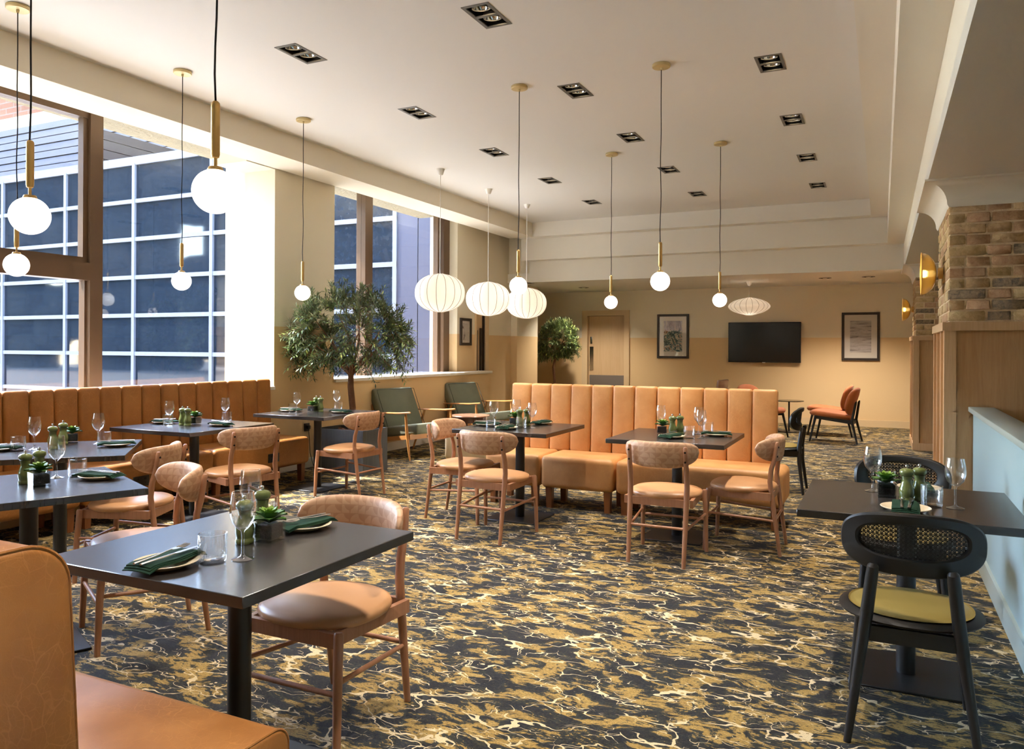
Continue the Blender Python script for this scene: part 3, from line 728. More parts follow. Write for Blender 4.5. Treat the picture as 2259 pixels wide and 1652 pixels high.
for yy in (5.865, 4.35):
    s_ = thing('power_socket', 'black twin power socket set in the window banquette seat, %s' % ('near its far end' if yy > 5 else 'beside the angled table'), 'socket', (-5.427, yy, 0.30), 0, 'banquette sockets')
    part('socket_plate', MB().rspan(-0.004, 0.008, -0.073, 0.073, -0.043, 0.043, 0.003, 2), 'outlet', s_)
    for q in (-0.035, 0.035):
        part('rocker_switch', MB().span(0.008, 0.012, q - 0.008, q + 0.008, 0.012, 0.03), 'black', s_)
        part('pin_slot', MB().span(0.008, 0.009, q - 0.004, q + 0.004, -0.02, -0.005), 'black', s_)
ws = thing('power_socket', 'black single power socket on the wall under the olive tree', 'socket', (XW, 7.04, 0.47))
part('socket_plate', MB().rspan(0, 0.01, -0.045, 0.045, -0.045, 0.045, 0.003, 2), 'outlet', ws)
part('plug', MB().rspan(0.01, 0.045, -0.02, 0.022, -0.022, 0.02, 0.006, 2), 'outlet', ws)
part('flex', MB().tube([(0.03, 0, -0.02), (0.035, 0.01, -0.12), (0.03, 0.03, -0.3), (0.03, 0.09, -0.458)], 0.004, 6), 'outlet', ws)

# near booth bench seen from its end
nb = thing('booth_bench', 'tan leather booth bench in the near left corner, seen from its end', 'bench', (-1.33, 1.50, 0), PI)
Lb = 2.1
def extr(profile, x0, x1, nm, mat, inset=0.012):
    """rounded profile (y, z) pushed along x, with softened ends"""
    n = len(profile); cy = sum(p[0] for p in profile) / n; cz = sum(p[1] for p in profile) / n
    vs = []; rings = [(x0, 1), (x0 + inset * .3, 0.35), (x0 + inset, 0), (x1 - inset, 0), (x1 - inset * .3, 0.35), (x1, 1)]
    for x, k in rings:
        for (y, z) in profile:
            d = math.hypot(y - cy, z - cz); q = 1 - k * inset / d
            vs.append((x, cy + (y - cy) * q, cz + (z - cz) * q))
    fs = [(r_ * n + i, r_ * n + (i + 1) % n, (r_ + 1) * n + (i + 1) % n, (r_ + 1) * n + i) for r_ in range(len(rings) - 1) for i in range(n)]
    fs = [f[::-1] for f in fs]
    fs += [tuple(range(n)), tuple((len(rings) - 1) * n + i for i in range(n - 1, -1, -1))]
    return part(nm, MB().add(vs, fs), mat, nb, sharp=60)
def rprof(corners):
    out = []
    for (y, z, r, a0, a1) in corners:
        k = 8 if r > 0.02 else 3
        for i in range(k + 1):
            a = math.radians(a0 + (a1 - a0) * i / k); out.append((y + r * math.cos(a), z + r * math.sin(a)))
    return out
sp = rprof([(0.05, 0.41, 0.05, 180, 90), (0.60, 0.44, 0.02, 90, 0), (0.60, 0.20, 0.02, 0, -90), (0.03, 0.21, 0.03, -90, -180)])
extr(sp, 0.0, 0.80, 'seat_cushion', 'leather'); extr(sp, 0.80, Lb, 'seat_cushion', 'leather')
bp = rprof([(0.665, 0.965, 0.085, 175, 90), (0.76, 0.985, 0.065, 90, 0), (0.81, 0.20, 0.02, 0, -90), (0.56, 0.20, 0.02, -90, -180)])
bc = extr(bp, 0.0, Lb, 'back_cushion', 'leather')
def pipe(prof, x, par):
    part('piping', MB().tube([(x, y, z) for y, z in prof + prof[:1]], 0.0035, 6, False), 'leather', par)
pipe([(y, z) for y, z in bp], 0.006, nb); pipe([(y, z) for y, z in sp], 0.006, nb)
for x in (0.08, 0.72, 0.9, 2.0):
    for y in (0.07, 0.74): bench_leg(x, y, 0.19, nb)

# ------------------------------------------------------------------ dining tables
def mk_table(label, loc, rotz, size, group, nm='dining_table'):
    sx, sy = size
    r = thing(nm, label, 'table', loc, rotz, group)
    part('table_top', MB().rspan(-sx / 2, sx / 2, -sy / 2, sy / 2, 0.718, 0.75, 0.002, 1), 'table', r)
    part('pole', MB().lathe([(0.038, 0.008), (0.038, 0.716)], 28), 'black_metal', r)
    part('collar', MB().lathe([(0.0, 0.7), (0.15, 0.712), (0.15, 0.718), (0, 0.718)], 20), 'black_metal', r)
    part('base_plate', MB().rspan(-0.22, 0.22, -0.22, 0.22, 0.0, 0.010, 0.003, 1), 'black_metal', r)
    return r
TG = 'square black pedestal dining tables'
TAB = {
 'C': ((-1.905, 1.905), 0.0, (0.83, 0.81), 'nearest black square table, in front of the booth bench', 'the nearest table'),
 'L0': ((-3.57, 2.26), math.radians(-24), (0.82, 0.82), 'turned black square table at the left edge of the picture', 'the turned table at the left edge'),
 'L1': ((-4.65, 3.14), math.radians(45), (0.84, 0.84), 'diagonally set black square table by the window banquette', 'the diagonal table by the window banquette'),
 'L2': ((-5.12, 4.61), 0.0, (0.89, 0.89), 'black square table at the middle of the window banquette', 'the middle window banquette table'),
 'L3': ((-5.065, 6.09), 0.0, (0.86, 0.87), 'black square table at the far end of the window banquette beside the olive tree', 'the table beside the olive tree'),
 'M1': ((-2.695, 5.785), 0.0, (0.82, 0.84), 'black square table at the left half of the freestanding banquette', 'the left table at the freestanding banquette'),
 'M2': ((-1.375, 5.735), 0.0, (0.84, 0.85), 'black square table at the right half of the freestanding banquette', 'the right table at the freestanding banquette'),
 'R': ((0.10, 3.745), 0.0, (0.82, 0.81), 'black square table beside the pale blue low wall', 'the table by the blue low wall'),
}
for k, (p, rz, size, lab, _) in TAB.items(): mk_table(lab, (p[0], p[1], 0), rz, size, TG)

# ------------------------------------------------------------------ oak chairs (local: faces +Y)
def backrest_mesh(R=0.275, amax=1.07, hh=0.086, th=0.024, zc=0.712, ycen=0.03, mat='pattern'):
    nu, nv = 36, 16; vs = []; fs = []; uv = []
    for i in range(nu + 1):
        s = -1 + 2 * i / nu; s = math.sin(s * PI / 2) ** 1 if False else s
        a = s * amax; e = max(0.0, 1 - abs(s) ** 3.6) ** 0.5; h = hh * max(e, 0.03); t = th * max(e ** 0.7, 0.12)
        for j in range(nv):
            b = 2 * PI * j / nv
            cb, sb = math.cos(b), math.sin(b)
            off = t * math.copysign(abs(cb) ** 0.7, cb); zz = h * math.copysign(abs(sb) ** 0.75, sb)
            rr = R + off + 0.10 * zz * (1 if True else 0)
            vs.append((rr * math.sin(a), ycen - rr * math.cos(a), zc + zz + 0.012 * (s * s)))
    for i in range(nu):
        for j in range(nv):
            j2 = (j + 1) % nv; fs.append((i * nv + j, (i + 1) * nv + j, (i + 1) * nv + j2, i * nv + j2))
    fs.append(tuple(range(nv))); fs.append(tuple(nu * nv + j for j in range(nv - 1, -1, -1)))
    me = MB().add(vs, fs).mesh('backrest', mat, 80)
    ul = me.uv_layers.new(name='UVMap')
    for poly in me.polygons:
        for li in poly.loop_indices:
            p = me.vertices[me.loops[li].vertex_index].co
            ul.data[li].uv = (0.5 + math.atan2(p.x, ycen - p.y) / (2 * amax), (p.z - zc) / (2 * hh) + 0.5)
    return me
def pad(prof_w, prof_d, z0, z1, n=40, ex=2.6, dome=0.012, cy=0.0, back=1.0):
    """soft seat pad with a superellipse outline"""
    m = MB(); rings = [(0.0, z0), (0.93, z0), (0.985, z0 + 0.006), (1.0, (z0 + z1) / 2), (0.975, z1 - 0.010), (0.90, z1 - 0.001), (0.6, z1 + dome * .6), (0.3, z1 + dome * .9), (0.0, z1 + dome)]
    vs = []; idx = []
    for q, z in rings:
        if q == 0: idx.append([len(vs)] * n); vs.append((0, cy, z)); continue
        row = []
        for k in range(n):
            a = 2 * PI * k / n; ca, sa = math.cos(a), math.sin(a)
            x = prof_w * math.copysign(abs(ca) ** (2 / ex), ca); y = prof_d * math.copysign(abs(sa) ** (2 / ex), sa)
            if y < 0: x *= 1 - (1 - back) * (-y / prof_d) ** 1.5
            row.append(len(vs)); vs.append((x * q, cy + y * q, z))
        idx.append(row)
    fs = []
    for i in range(len(rings) - 1):
        for k in range(n):
            k2 = (k + 1) % n; f = []
            for t in (idx[i][k], idx[i][k2], idx[i + 1][k2], idx[i + 1][k]):
                if t not in f: f.append(t)
            if len(f) > 2: fs.append(tuple(f))
    return m.add(vs, fs)
def mk_chair(label, loc, rotz, group):
    r = thing('dining_chair', label, 'chair', loc, rotz, group)
    part('seat', pad(0.238, 0.226, 0.418, 0.462, cy=0.005, back=0.86, dome=0.022), 'seat_leather', r, 'smooth tan leather seat', sharp=80)
    put('backrest', backrest_mesh(), r)['label'] = 'curved backrest in two-tone leaf pattern'
    for s in (-1, 1):
        part('front_leg', MB().tube([(s * 0.226, 0.235, 0), (s * 0.222, 0.225, 0.25), (s * 0.215, 0.212, 0.425), (s * 0.2145, 0.211, 0.432)], [0.0135, 0.0165, 0.0175, 0.013], 12), 'beech', r)
        lg = part('back_leg', MB().tube([(s * 0.182, -0.262, 0), (s * 0.184, -0.232, 0.22), (s * 0.186, -0.205, 0.42), (s * 0.187, -0.195, 0.50), (s * 0.187, -0.203, 0.585), (s * 0.186, -0.222, 0.65), (s * 0.185, -0.2335, 0.72), (s * 0.185, -0.240, 0.765), (s * 0.185, -0.241, 0.772)], [0.0135, 0.0165, 0.0185, 0.0185, 0.018, 0.017, 0.0155, 0.0145, 0.009], 12, True, 0.9), 'beech', r)
        for zz, yy in ((0.675, -0.2455), (0.738, -0.2525)):
            part('bolt', MB().tube([(s * 0.1855, yy + 0.01, zz), (s * 0.1855, yy - 0.0015, zz + 0.0002)], 0.0065, 10), 'bolt', lg)
        part('side_rail', MB().box((s * 0.203, 0.006, 0.402), (0.022, 0.42, 0.05), s * 0.068), 'beech', r)
        part('side_stretcher', MB().tube([(s * 0.222, 0.222, 0.265), (s * 0.185, -0.222, 0.235)], 0.0095, 10), 'beech', r)
    part('front_rail', MB().box((0, 0.212, 0.402), (0.42, 0.022, 0.05)), 'beech', r)
    part('back_rail', MB().box((0, -0.204, 0.402), (0.36, 0.022, 0.05)), 'beech', r)
    part('front_stretcher', MB().tube([(-0.222, 0.226, 0.225), (0.222, 0.226, 0.225)], 0.0095, 10), 'beech', r)
    part('back_stretcher', MB().tube([(-0.184, -0.230, 0.245), (0.184, -0.230, 0.245)], 0.0095, 10), 'beech', r)
    return r
chair = Maker(mk_chair)
def face(dx, dy): return math.atan2(dy, dx) - PI / 2
CG = 'stained beech chairs with patterned backrests'
chair('beech chair with patterned back pulled up to the far side of the nearest table', (-1.87, 2.315, 0), face(0.0, -1), CG)
chair('beech chair with a sunlit seat drawn up to the turned left table', (-3.275, 2.64, 0), face(-.46, -.88), CG)
chair('beech chair drawn up to the diagonal table, its back half hidden by the nearer chair', (-4.17, 3.29, 0), face(-.90, -.42), CG)
chair('beech chair facing the window at the middle banquette table', (-4.47, 4.46, 0), face(-.965, .25), CG)
chair('beech chair facing the window in front of the grey planter', (-4.545, 5.94, 0), face(-1, 0.03), CG)
chair('beech chair facing right at the left end of the freestanding banquette', (-3.12, 5.60, 0), face(1, 0.04), CG)
chair('beech chair seen from behind, left of the two facing the freestanding banquette', (-2.605, 5.165, 0), face(0.05, 1), CG)
chair('beech chair seen from behind, right of the two facing the freestanding banquette', (-1.312, 5.155, 0), face(0.0, 1), CG)
chair('beech chair facing left at the right end of the freestanding banquette', (-0.875, 5.665, 0), face(-1, 0.0), CG)

# ------------------------------------------------------------------ black cane chairs (local: faces +Y)
def ring_shell(nu=72):
    """curved oval back frame with an oval opening; the sheet is bent round z"""
    W, Hh, w2, h2, th, R, zc = 0.245, 0.112, 0.178, 0.062, 0.017, 0.36, 0.715
    def se(a, A, B, e): return A * math.copysign(abs(math.cos(a)) ** (2 / e), math.cos(a)), B * math.copysign(abs(math.sin(a)) ** (2 / e), math.sin(a))
    def bend(u, off, z):
        a = u / R; rr = R + off
        return (rr * math.sin(a), -rr * math.cos(a) + R - 0.215 - 0.12 * (z - zc), z)
    rings = []
    for (A, B, e, off) in ((W - .008, Hh - .008, 2.7, -th), (W, Hh, 2.7, -th + .006), (W, Hh, 2.7, th - .006), (W - .008, Hh - .008, 2.7, th), (w2 + .006, h2 + .006, 2.5, th), (w2, h2, 2.5, th - .005), (w2, h2, 2.5, -th + .005), (w2 + .006, h2 + .006, 2.5, -th)):
        row = []
        for k in range(nu):
            u, zz = se(2 * PI * k / nu, A, B, e)
            zz += 0.012 * (1 if B == h2 or B == h2 + .006 else 0)
            row.append(bend(u, off, zc + zz))
        rings.append(row)
    m = MB(); n = nu; vs = [p for row in rings for p in row]; fs = []
    for i in range(8):
        for k in range(n):
            k2 = (k + 1) % n; fs.append((i * n + k, i * n + k2, ((i + 1) % 8) * n + k2, ((i + 1) % 8) * n + k))
    m.add(vs, fs)
    cane = MB(); st = 0.0155; lim = lambda u, z: (abs(u) / (w2 + .006)) ** 2.5 + (abs(z - 0.012) / (h2 + .006)) ** 2.5 < 1
    def strip(p, q, wd=0.0012):
        # split a straight run into short bent pieces that lie inside the opening
        N = max(2, int(math.hypot(q[0] - p[0], q[1] - p[1]) / 0.011)); prev = None
        for i in range(N + 1):
            u = p[0] + (q[0] - p[0]) * i / N; z_ = p[1] + (q[1] - p[1]) * i / N
            ok = lim(u, z_)
            if ok and prev is not None:
                a, b = Vector(bend(prev[0], 0, zc + prev[1])), Vector(bend(u, 0, zc + z_))
                d = (b - a).normalized(); nr = Vector((0, 1, 0)); sd_ = d.cross(nr).normalized() * wd; nn = nr * 0.0008
                cane.add([a - sd_ - nn, a + sd_ - nn, b + sd_ - nn, b - sd_ - nn, a - sd_ + nn, a + sd_ + nn, b + sd_ + nn, b - sd_ + nn], [(0, 1, 2, 3), (7, 6, 5, 4), (0, 3, 7, 4), (1, 5, 6, 2)])
            prev = (u, z_) if ok else None
    k = -0.19
    while k < 0.19:
        strip((k - .0022, -0.08), (k - .0022, 0.09)); strip((k + .0022, -0.08), (k + .0022, 0.09)); k += st
    k = -0.08
    while k < 0.095:
        strip((-0.19, k - .0022), (0.19, k - .0022)); strip((-0.19, k + .0022), (0.19, k + .0022)); k += st
    k = -0.30
    while k < 0.30:
        strip((k - .09, -0.09), (k + .09, 0.09), 0.0014); strip((k + .09, -0.09), (k - .09, 0.09), 0.0014); k += st
    return m, cane
def mk_black(label, loc, rotz, group):
    r = thing('cane_chair', label, 'chair', loc, rotz, group)
    fr, cane = ring_shell()
    bo = part('back_frame', fr, 'black_wood', r)
    cn = part('cane_panel', cane, 'cane', bo, 'woven black cane'); cn['kind'] = 'stuff'
    part('seat_shell', pad(0.245, 0.235, 0.418, 0.444, ex=2.2, dome=0.0), 'black_wood', r, sharp=80)
    part('seat_pad', pad(0.212, 0.205, 0.442, 0.456, ex=2.15, dome=0.008), 'olive_vinyl', r, 'olive vinyl seat pad', sharp=80)
    for s in (-1, 1):
        part('front_leg', MB().tube([(s * 0.205, 0.215, 0), (s * 0.165, 0.165, 0.425)], [0.012, 0.021], 14), 'black_wood', r)
        part('back_leg', MB().tube([(s * 0.205, -0.255, 0), (s * 0.165, -0.215, 0.30), (s * 0.145, -0.212, 0.45), (s * 0.128, -0.232, 0.60), (s * 0.124, -0.242, 0.635), (s * 0.123, -0.240, 0.643)], [0.013, 0.019, 0.022, 0.021, 0.019, 0.012], 14), 'black_wood', r)
        part('side_rail', MB().box((s * 0.150, -0.02, 0.385), (0.024, 0.38, 0.055), s * 0.05), 'black_wood', r)
    part('front_rail', MB().box((0, 0.15, 0.385), (0.31, 0.024, 0.055)), 'black_wood', r)
    part('back_rail', MB().box((0, -0.20, 0.385), (0.28, 0.024, 0.055)), 'black_wood', r)
    return r
blackc = Maker(mk_black)
BG = 'black cane-back chairs'
blackc('black cane-back chair with olive seat in the right foreground, its back to the viewer', (0.10, 3.26, 0), face(0.0, 1), BG)
blackc('black cane-back chair behind the table by the blue low wall, facing the viewer', (0.10, 4.47, 0), face(0.0, -1), BG)
blackc('black cane-back chair beyond the right end of the freestanding banquette', (-0.93, 8.10, 0), face(-1, 0.0), BG)

# ------------------------------------------------------------------ green armchairs (local: faces +Y)
def slab(x0, x1, y0, z0, y1, z1, th, r=0.03):
    """padded cushion from edge (y0,z0) to edge (y1,z1)"""
    L = math.hypot(y1 - y0, z1 - z0); a = math.atan2(z1 - z0, y1 - y0)
    return MB().rbox(((x0 + x1) / 2, (y0 + y1) / 2, (z0 + z1) / 2), (x1 - x0, L, th), r, 4, Matrix.Rotation(a, 3, 'X'))
def mk_arm(label, loc, rotz, group):
    r = thing('armchair', label, 'armchair', loc, rotz, group); w = 0.40
    part('seat_cushion', slab(-w + 0.06, w - 0.06, -0.30, 0.30, 0.40, 0.39, 0.13), 'green_fabric', r, sharp=70)
    part('back_cushion', slab(-w + 0.06, w - 0.06, -0.25, 0.33, -0.49, 0.84, 0.13), 'green_fabric', r, sharp=70)
    pts = [(-w + .075, -0.163, 0.372), (-w + .075, -0.385, 0.845), (w - .075, -0.385, 0.845), (w - .075, -0.163, 0.372)]
    part('cushion_piping', MB().tube(pts, 0.004, 6), 'piping', r)
    for s in (-1, 1):
        x = s * w
        part('armrest', MB().tube([(x, -0.40, 0.555), (x, -0.1, 0.565), (x, 0.15, 0.575), (x, 0.31, 0.59), (x, 0.335, 0.592)], [0.010, 0.012, 0.013, 0.012, 0.006], 10, True, 2.7), 'arm_wood', r)
        part('front_leg', MB().tube([(x, 0.33, 0.0), (x, 0.275, 0.33), (x, 0.25, 0.57)], [0.011, 0.02, 0.015], 10), 'arm_wood', r)
        part('back_leg', MB().tube([(x, -0.47, 0.0), (x, -0.33, 0.33), (x, -0.24, 0.56)], [0.011, 0.02, 0.015], 10), 'arm_wood', r)
        part('side_rail', MB().box((x * 0.965, -0.02, 0.245), (0.024, 0.64, 0.05), 0, Matrix.Rotation(0.13, 3, 'X')), 'arm_wood', r)
        part('back_post', MB().tube([(x * .83, -0.30, 0.24), (x * .83, -0.55, 0.80)], 0.014, 8), 'arm_wood', r)
    part('front_rail', MB().box((0, 0.30, 0.285), (2 * w - .03, 0.024, 0.06)), 'arm_wood', r)
    part('rear_rail', MB().box((0, -0.33, 0.215), (2 * w - .03, 0.024, 0.05)), 'arm_wood', r)
    for q in range(4):
        t = q / 3
        part('back_slat', MB().box((0, -0.345 - 0.19 * t, 0.33 + 0.43 * t), (2 * w * .83, 0.016, 0.03)), 'arm_wood', r)
    return r
arm = Maker(mk_arm)
pa = math.radians(-14)
arm('grey-green armchair with wooden arms, next to the planter under the window', (-5.48, 8.52, 0), pa - PI / 2, 'grey-green armchairs')
arm('grey-green armchair with wooden arms, farther one beyond the round walnut table', (-5.50, 10.40, 0), pa - PI / 2, 'grey-green armchairs')
ct = thing('coffee_table', 'round walnut side table between the two grey-green armchairs', 'table', (-5.20, 9.50, 0))
part('table_top', MB().lathe([(0, 0.435), (0.26, 0.435), (0.275, 0.443), (0.275, 0.452), (0.27, 0.458), (0, 0.458)], 48), 'walnut_top', ct)
part('apron', MB().lathe([(0.20, 0.36), (0.23, 0.36), (0.23, 0.435), (0.20, 0.435)], 40, close=True), 'walnut', ct)
for k in range(4):
    a = PI / 4 + k * PI / 2
    part('leg', MB().tube([(0.235 * math.cos(a), 0.235 * math.sin(a), 0), (0.225 * math.cos(a), 0.225 * math.sin(a), 0.30), (0.205 * math.cos(a), 0.205 * math.sin(a), 0.42)], [0.018, 0.026, 0.032], 10), 'walnut', ct)
pf = thing('pouffe', 'cream upholstered pouffe behind the left chair of the freestanding banquette', 'pouffe', (-4.62, 8.42, 0), 0.3)
part('cushion', MB().rspan(-0.26, 0.26, -0.24, 0.24, 0.04, 0.36, 0.04, 4), 'cream_fabric', pf, sharp=70)
part('plinth', MB().span(-0.22, 0.22, -0.2, 0.2, 0.0, 0.045), 'leg_wood', pf)
tc = thing('tub_chair', 'cream upholstered tub chair half hidden behind the left end of the freestanding banquette', 'chair', (-4.30, 9.95, 0), 0.5)
part('seat', pad(0.33, 0.33, 0.14, 0.43, ex=2.4, dome=0.03), 'cream_fabric', tc, sharp=80)
part('back', MB().tube([(0.36 * math.sin(a), -0.30 * math.cos(a) + 0.0, 0.50) for a in [-1.9 + 3.8 * i / 16 for i in range(17)]], [0.05] + [0.085] * 15 + [0.05], 12), 'cream_fabric', tc, sharp=80)
for sx, sy in ((-1, -1), (1, -1), (1, 1), (-1, 1)): part('leg', MB().tube([(sx * .2, sy * .2, 0), (sx * .18, sy * .18, 0.15)], 0.016, 8), 'leg_wood', tc)

# ------------------------------------------------------------------ orange lounge chairs (local: faces +Y)
def oval_shell(W, Hh, th, R, M, c, e=2.6):
    nu = 40; rings = [(0.0, th), (0.55, th), (0.9, th * .9), (1.0, th * .3), (1.0, -th * .3), (0.93, -th * .8), (0.55, -th), (0.0, -th)]
    vs = []; idx = []
    for q, off in rings:
        if q == 0: idx.append([len(vs)] * nu); vs.append(M @ Vector((0, off, 0)) + Vector(c)); continue
        row = []
        for k in range(nu):
            a = 2 * PI * k / nu
            u = W * q * math.copysign(abs(math.cos(a)) ** (2 / e), math.cos(a)); z = Hh * q * math.copysign(abs(math.sin(a)) ** (2 / e), math.sin(a))
            row.append(len(vs)); vs.append(M @ Vector((u, off + u * u / (2 * R), z)) + Vector(c))
        idx.append(row)
    fs = []
    for i in range(len(rings) - 1):
        for k in range(nu):
            k2 = (k + 1) % nu; f = []
            for t in (idx[i][k], idx[i][k2], idx[i + 1][k2], idx[i + 1][k]):
                if t not in f: f.append(t)
            if len(f) > 2: fs.append(tuple(f))
    return MB().add(vs, fs)
def mk_lounge(label, loc, rotz, group):
    r = thing('lounge_chair', label, 'chair', loc, rotz, group)
    part('seat', oval_shell(0.30, 0.31, 0.045, 1.6, Matrix.Rotation(math.radians(96) , 3, 'X'), (0, 0.03, 0.40)), 'orange_velvet', r, sharp=80)
    part('backrest', oval_shell(0.29, 0.215, 0.036, 0.75, Matrix.Rotation(math.radians(16), 3, 'X'), (0, -0.29, 0.62)), 'orange_velvet', r, sharp=80)
    for s in (-1, 1):
        part('front_leg', MB().tube([(s * 0.25, 0.30, 0), (s * 0.22, 0.22, 0.385)], [0.013, 0.02], 12), 'black_wood', r)
        part('back_leg', MB().tube([(s * 0.24, -0.37, 0), (s * 0.20, -0.29, 0.33), (s * 0.15, -0.335, 0.60), (s * 0.148, -0.345, 0.63)], [0.013, 0.021, 0.018, 0.008], 12), 'black_wood', r)
        part('side_rail', MB().box((s * 0.212, -0.03, 0.345), (0.022, 0.52, 0.05), 0, Matrix.Rotation(0.12, 3, 'X')), 'black_wood', r)
    part('back_rail', MB().box((0, -0.285, 0.30), (0.40, 0.022, 0.045)), 'black_wood', r)
    return r
lounge = Maker(mk_lounge)
OG = 'orange velvet lounge chairs'
lounge('orange velvet lounge chair by the far wall, nearer one of the overlapping pair', (-0.66, 12.80, 0), face(-1, .12), OG)
lounge('orange velvet lounge chair by the far wall, farther one of the overlapping pair', (-0.78, 13.75, 0), face(-1, .05), OG)
lounge('orange velvet lounge chair mostly hidden behind the right end of the freestanding banquette', (-1.72, 12.9, 0), face(.9, -.45), OG)
gt = thing('glass_side_table', 'small round glass side table behind the freestanding banquette', 'table', (-1.42, 13.9, 0))
part('table_top', MB().lathe([(0, 0.52), (0.24, 0.52), (0.24, 0.532), (0, 0.532)], 36), 'tv', gt)
part('pole', MB().lathe([(0.014, 0.01), (0.014, 0.52)], 14), 'black_metal', gt)
part('base_plate', MB().lathe([(0, 0), (0.18, 0), (0.18, 0.012), (0, 0.012)], 30), 'black_metal', gt)
bcn = thing('high_back_chair', 'brown chair whose top edge shows above the freestanding banquette', 'chair', (-2.55, 12.7, 0), face(-1, 0.2))
part('seat', pad(0.25, 0.25, 0.38, 0.45), 'walnut_top', bcn, sharp=80)
part('backrest', MB().rbox((0, -0.23, 0.68), (0.40, 0.05, 0.46), 0.02, 3, Matrix.Rotation(0.12, 3, 'X')), 'walnut_top', bcn)
for s in (-1, 1):
    part('leg', MB().tube([(s * .21, .2, 0), (s * .19, .18, .39)], [.012, .018], 10), 'black_wood', bcn)
    part('leg', MB().tube([(s * .2, -.24, 0), (s * .17, -.2, .39), (s * .17, -.225, .60)], [.012, .018, .014], 10), 'black_wood', bcn)

# ------------------------------------------------------------------ wall pictures and television
def picture(label, x0, x1, z0, z1, artm, mx, mz, y=15.45):
    r = thing('framed_print', label, 'picture', ((x0 + x1) / 2, y, (z0 + z1) / 2)); W, H_ = (x1 - x0) / 2, (z1 - z0) / 2; t = 0.045
    part('frame', MB().span(-W, W, -0.03, 0, -H_, -H_ + t).span(-W, W, -0.03, 0, H_ - t, H_).span(-W, -W + t, -0.03, 0, -H_ + t, H_ - t).span(W - t, W, -0.03, 0, -H_ + t, H_ - t), 'frame_dark', r)
    part('mount', MB().span(-W + t, W - t, -0.012, 0, -H_ + t, H_ - t), 'mat_board', r)
    part('print', MB().span(-W + mx, W - mx, -0.0135, -0.011, -H_ + mz, H_ - mz), artm, r)
    part('glazing', MB().span(-W + t, W - t, -0.022, -0.020, -H_ + t, H_ - t), 'picture_glass', r)
    return r
picture('dark framed flower watercolour on the far wall, left of the television', -4.125, -3.48, 1.21, 2.10, 'art_floral', 0.135, 0.135)
picture('dark framed pale shoreline print on the far wall, right of the television', -0.665, -0.03, 1.205, 2.085, 'art_shore', 0.14, 0.15)
sp_ = picture('small dark framed abstract print on the pier beside the far window', -0.185, 0.185, -0.225, 0.225, 'art_figure', 0.075, 0.085, 0)
sp_.location = (-6.22, 11.165, 1.665); sp_.rotation_euler = (0, 0, PI / 2)
tv = thing('television', 'black flat television mounted on the far wall', 'television', (-2.03, 15.377, 1.535))
part('screen', MB().span(-0.655, 0.655, -0.022, -0.018, -0.37, 0.375), 'tv', tv)
part('bezel', MB().rspan(-0.665, 0.665, -0.018, 0.02, -0.385, 0.385, 0.004, 2), 'black', tv)
part('badge', MB().span(-0.03, 0.03, -0.024, -0.018, -0.392, -0.378), 'steel', tv)
part('wall_bracket', MB().span(-0.2, 0.2, 0.02, 0.07, -0.15, 0.15), 'black_metal', tv)
def mk_spot(label, loc, rotz, group):  # lamps added to brighten the far room, set at faint ceiling marks
    r = thing('added_spotlight', label, 'downlight', loc, rotz, group)
    part('rim', MB().lathe([(0.075, 0.0), (0.10, 0.0), (0.10, -0.006), (0.075, -0.008)], 28, close=True), 'grey_metal', r)
    part('reflector', MB().lathe([(0.076, -0.003), (0.05, -0.001), (0.0, -0.0005)], 28), 'black', r)
    part('lens', MB().lathe([(0, -0.012), (0.03, -0.009), (0.04, -0.003), (0, -0.003)], 20), 'white_plastic', r)
    ld = bpy.data.lights.get('low_ceiling_beam')
    if ld is None:
        ld = bpy.data.lights.new('low_ceiling_beam', 'SPOT'); ld.energy = 75; ld.color = (1, 0.90, 0.78); ld.spot_size = math.radians(125); ld.spot_blend = 0.8; ld.shadow_soft_size = 0.05
    lo = bpy.data.objects.new('beam', ld); C.objects.link(lo); lo.parent = r; lo.location = (0, 0, -0.02)
    return r
spotl = Maker(mk_spot)
spotl('added spotlight in the low ceiling above the far door', (-5.30, 14.3, ZL), 0, 'added low ceiling spotlights')
spotl('added spotlight in the low ceiling, left one of the two above the right framed print', (-0.86, 13.9, ZL), 0, 'added low ceiling spotlights')
spotl('added spotlight in the low ceiling, right one of the two above the right framed print', (-0.20, 13.9, ZL), 0, 'added low ceiling spotlights')

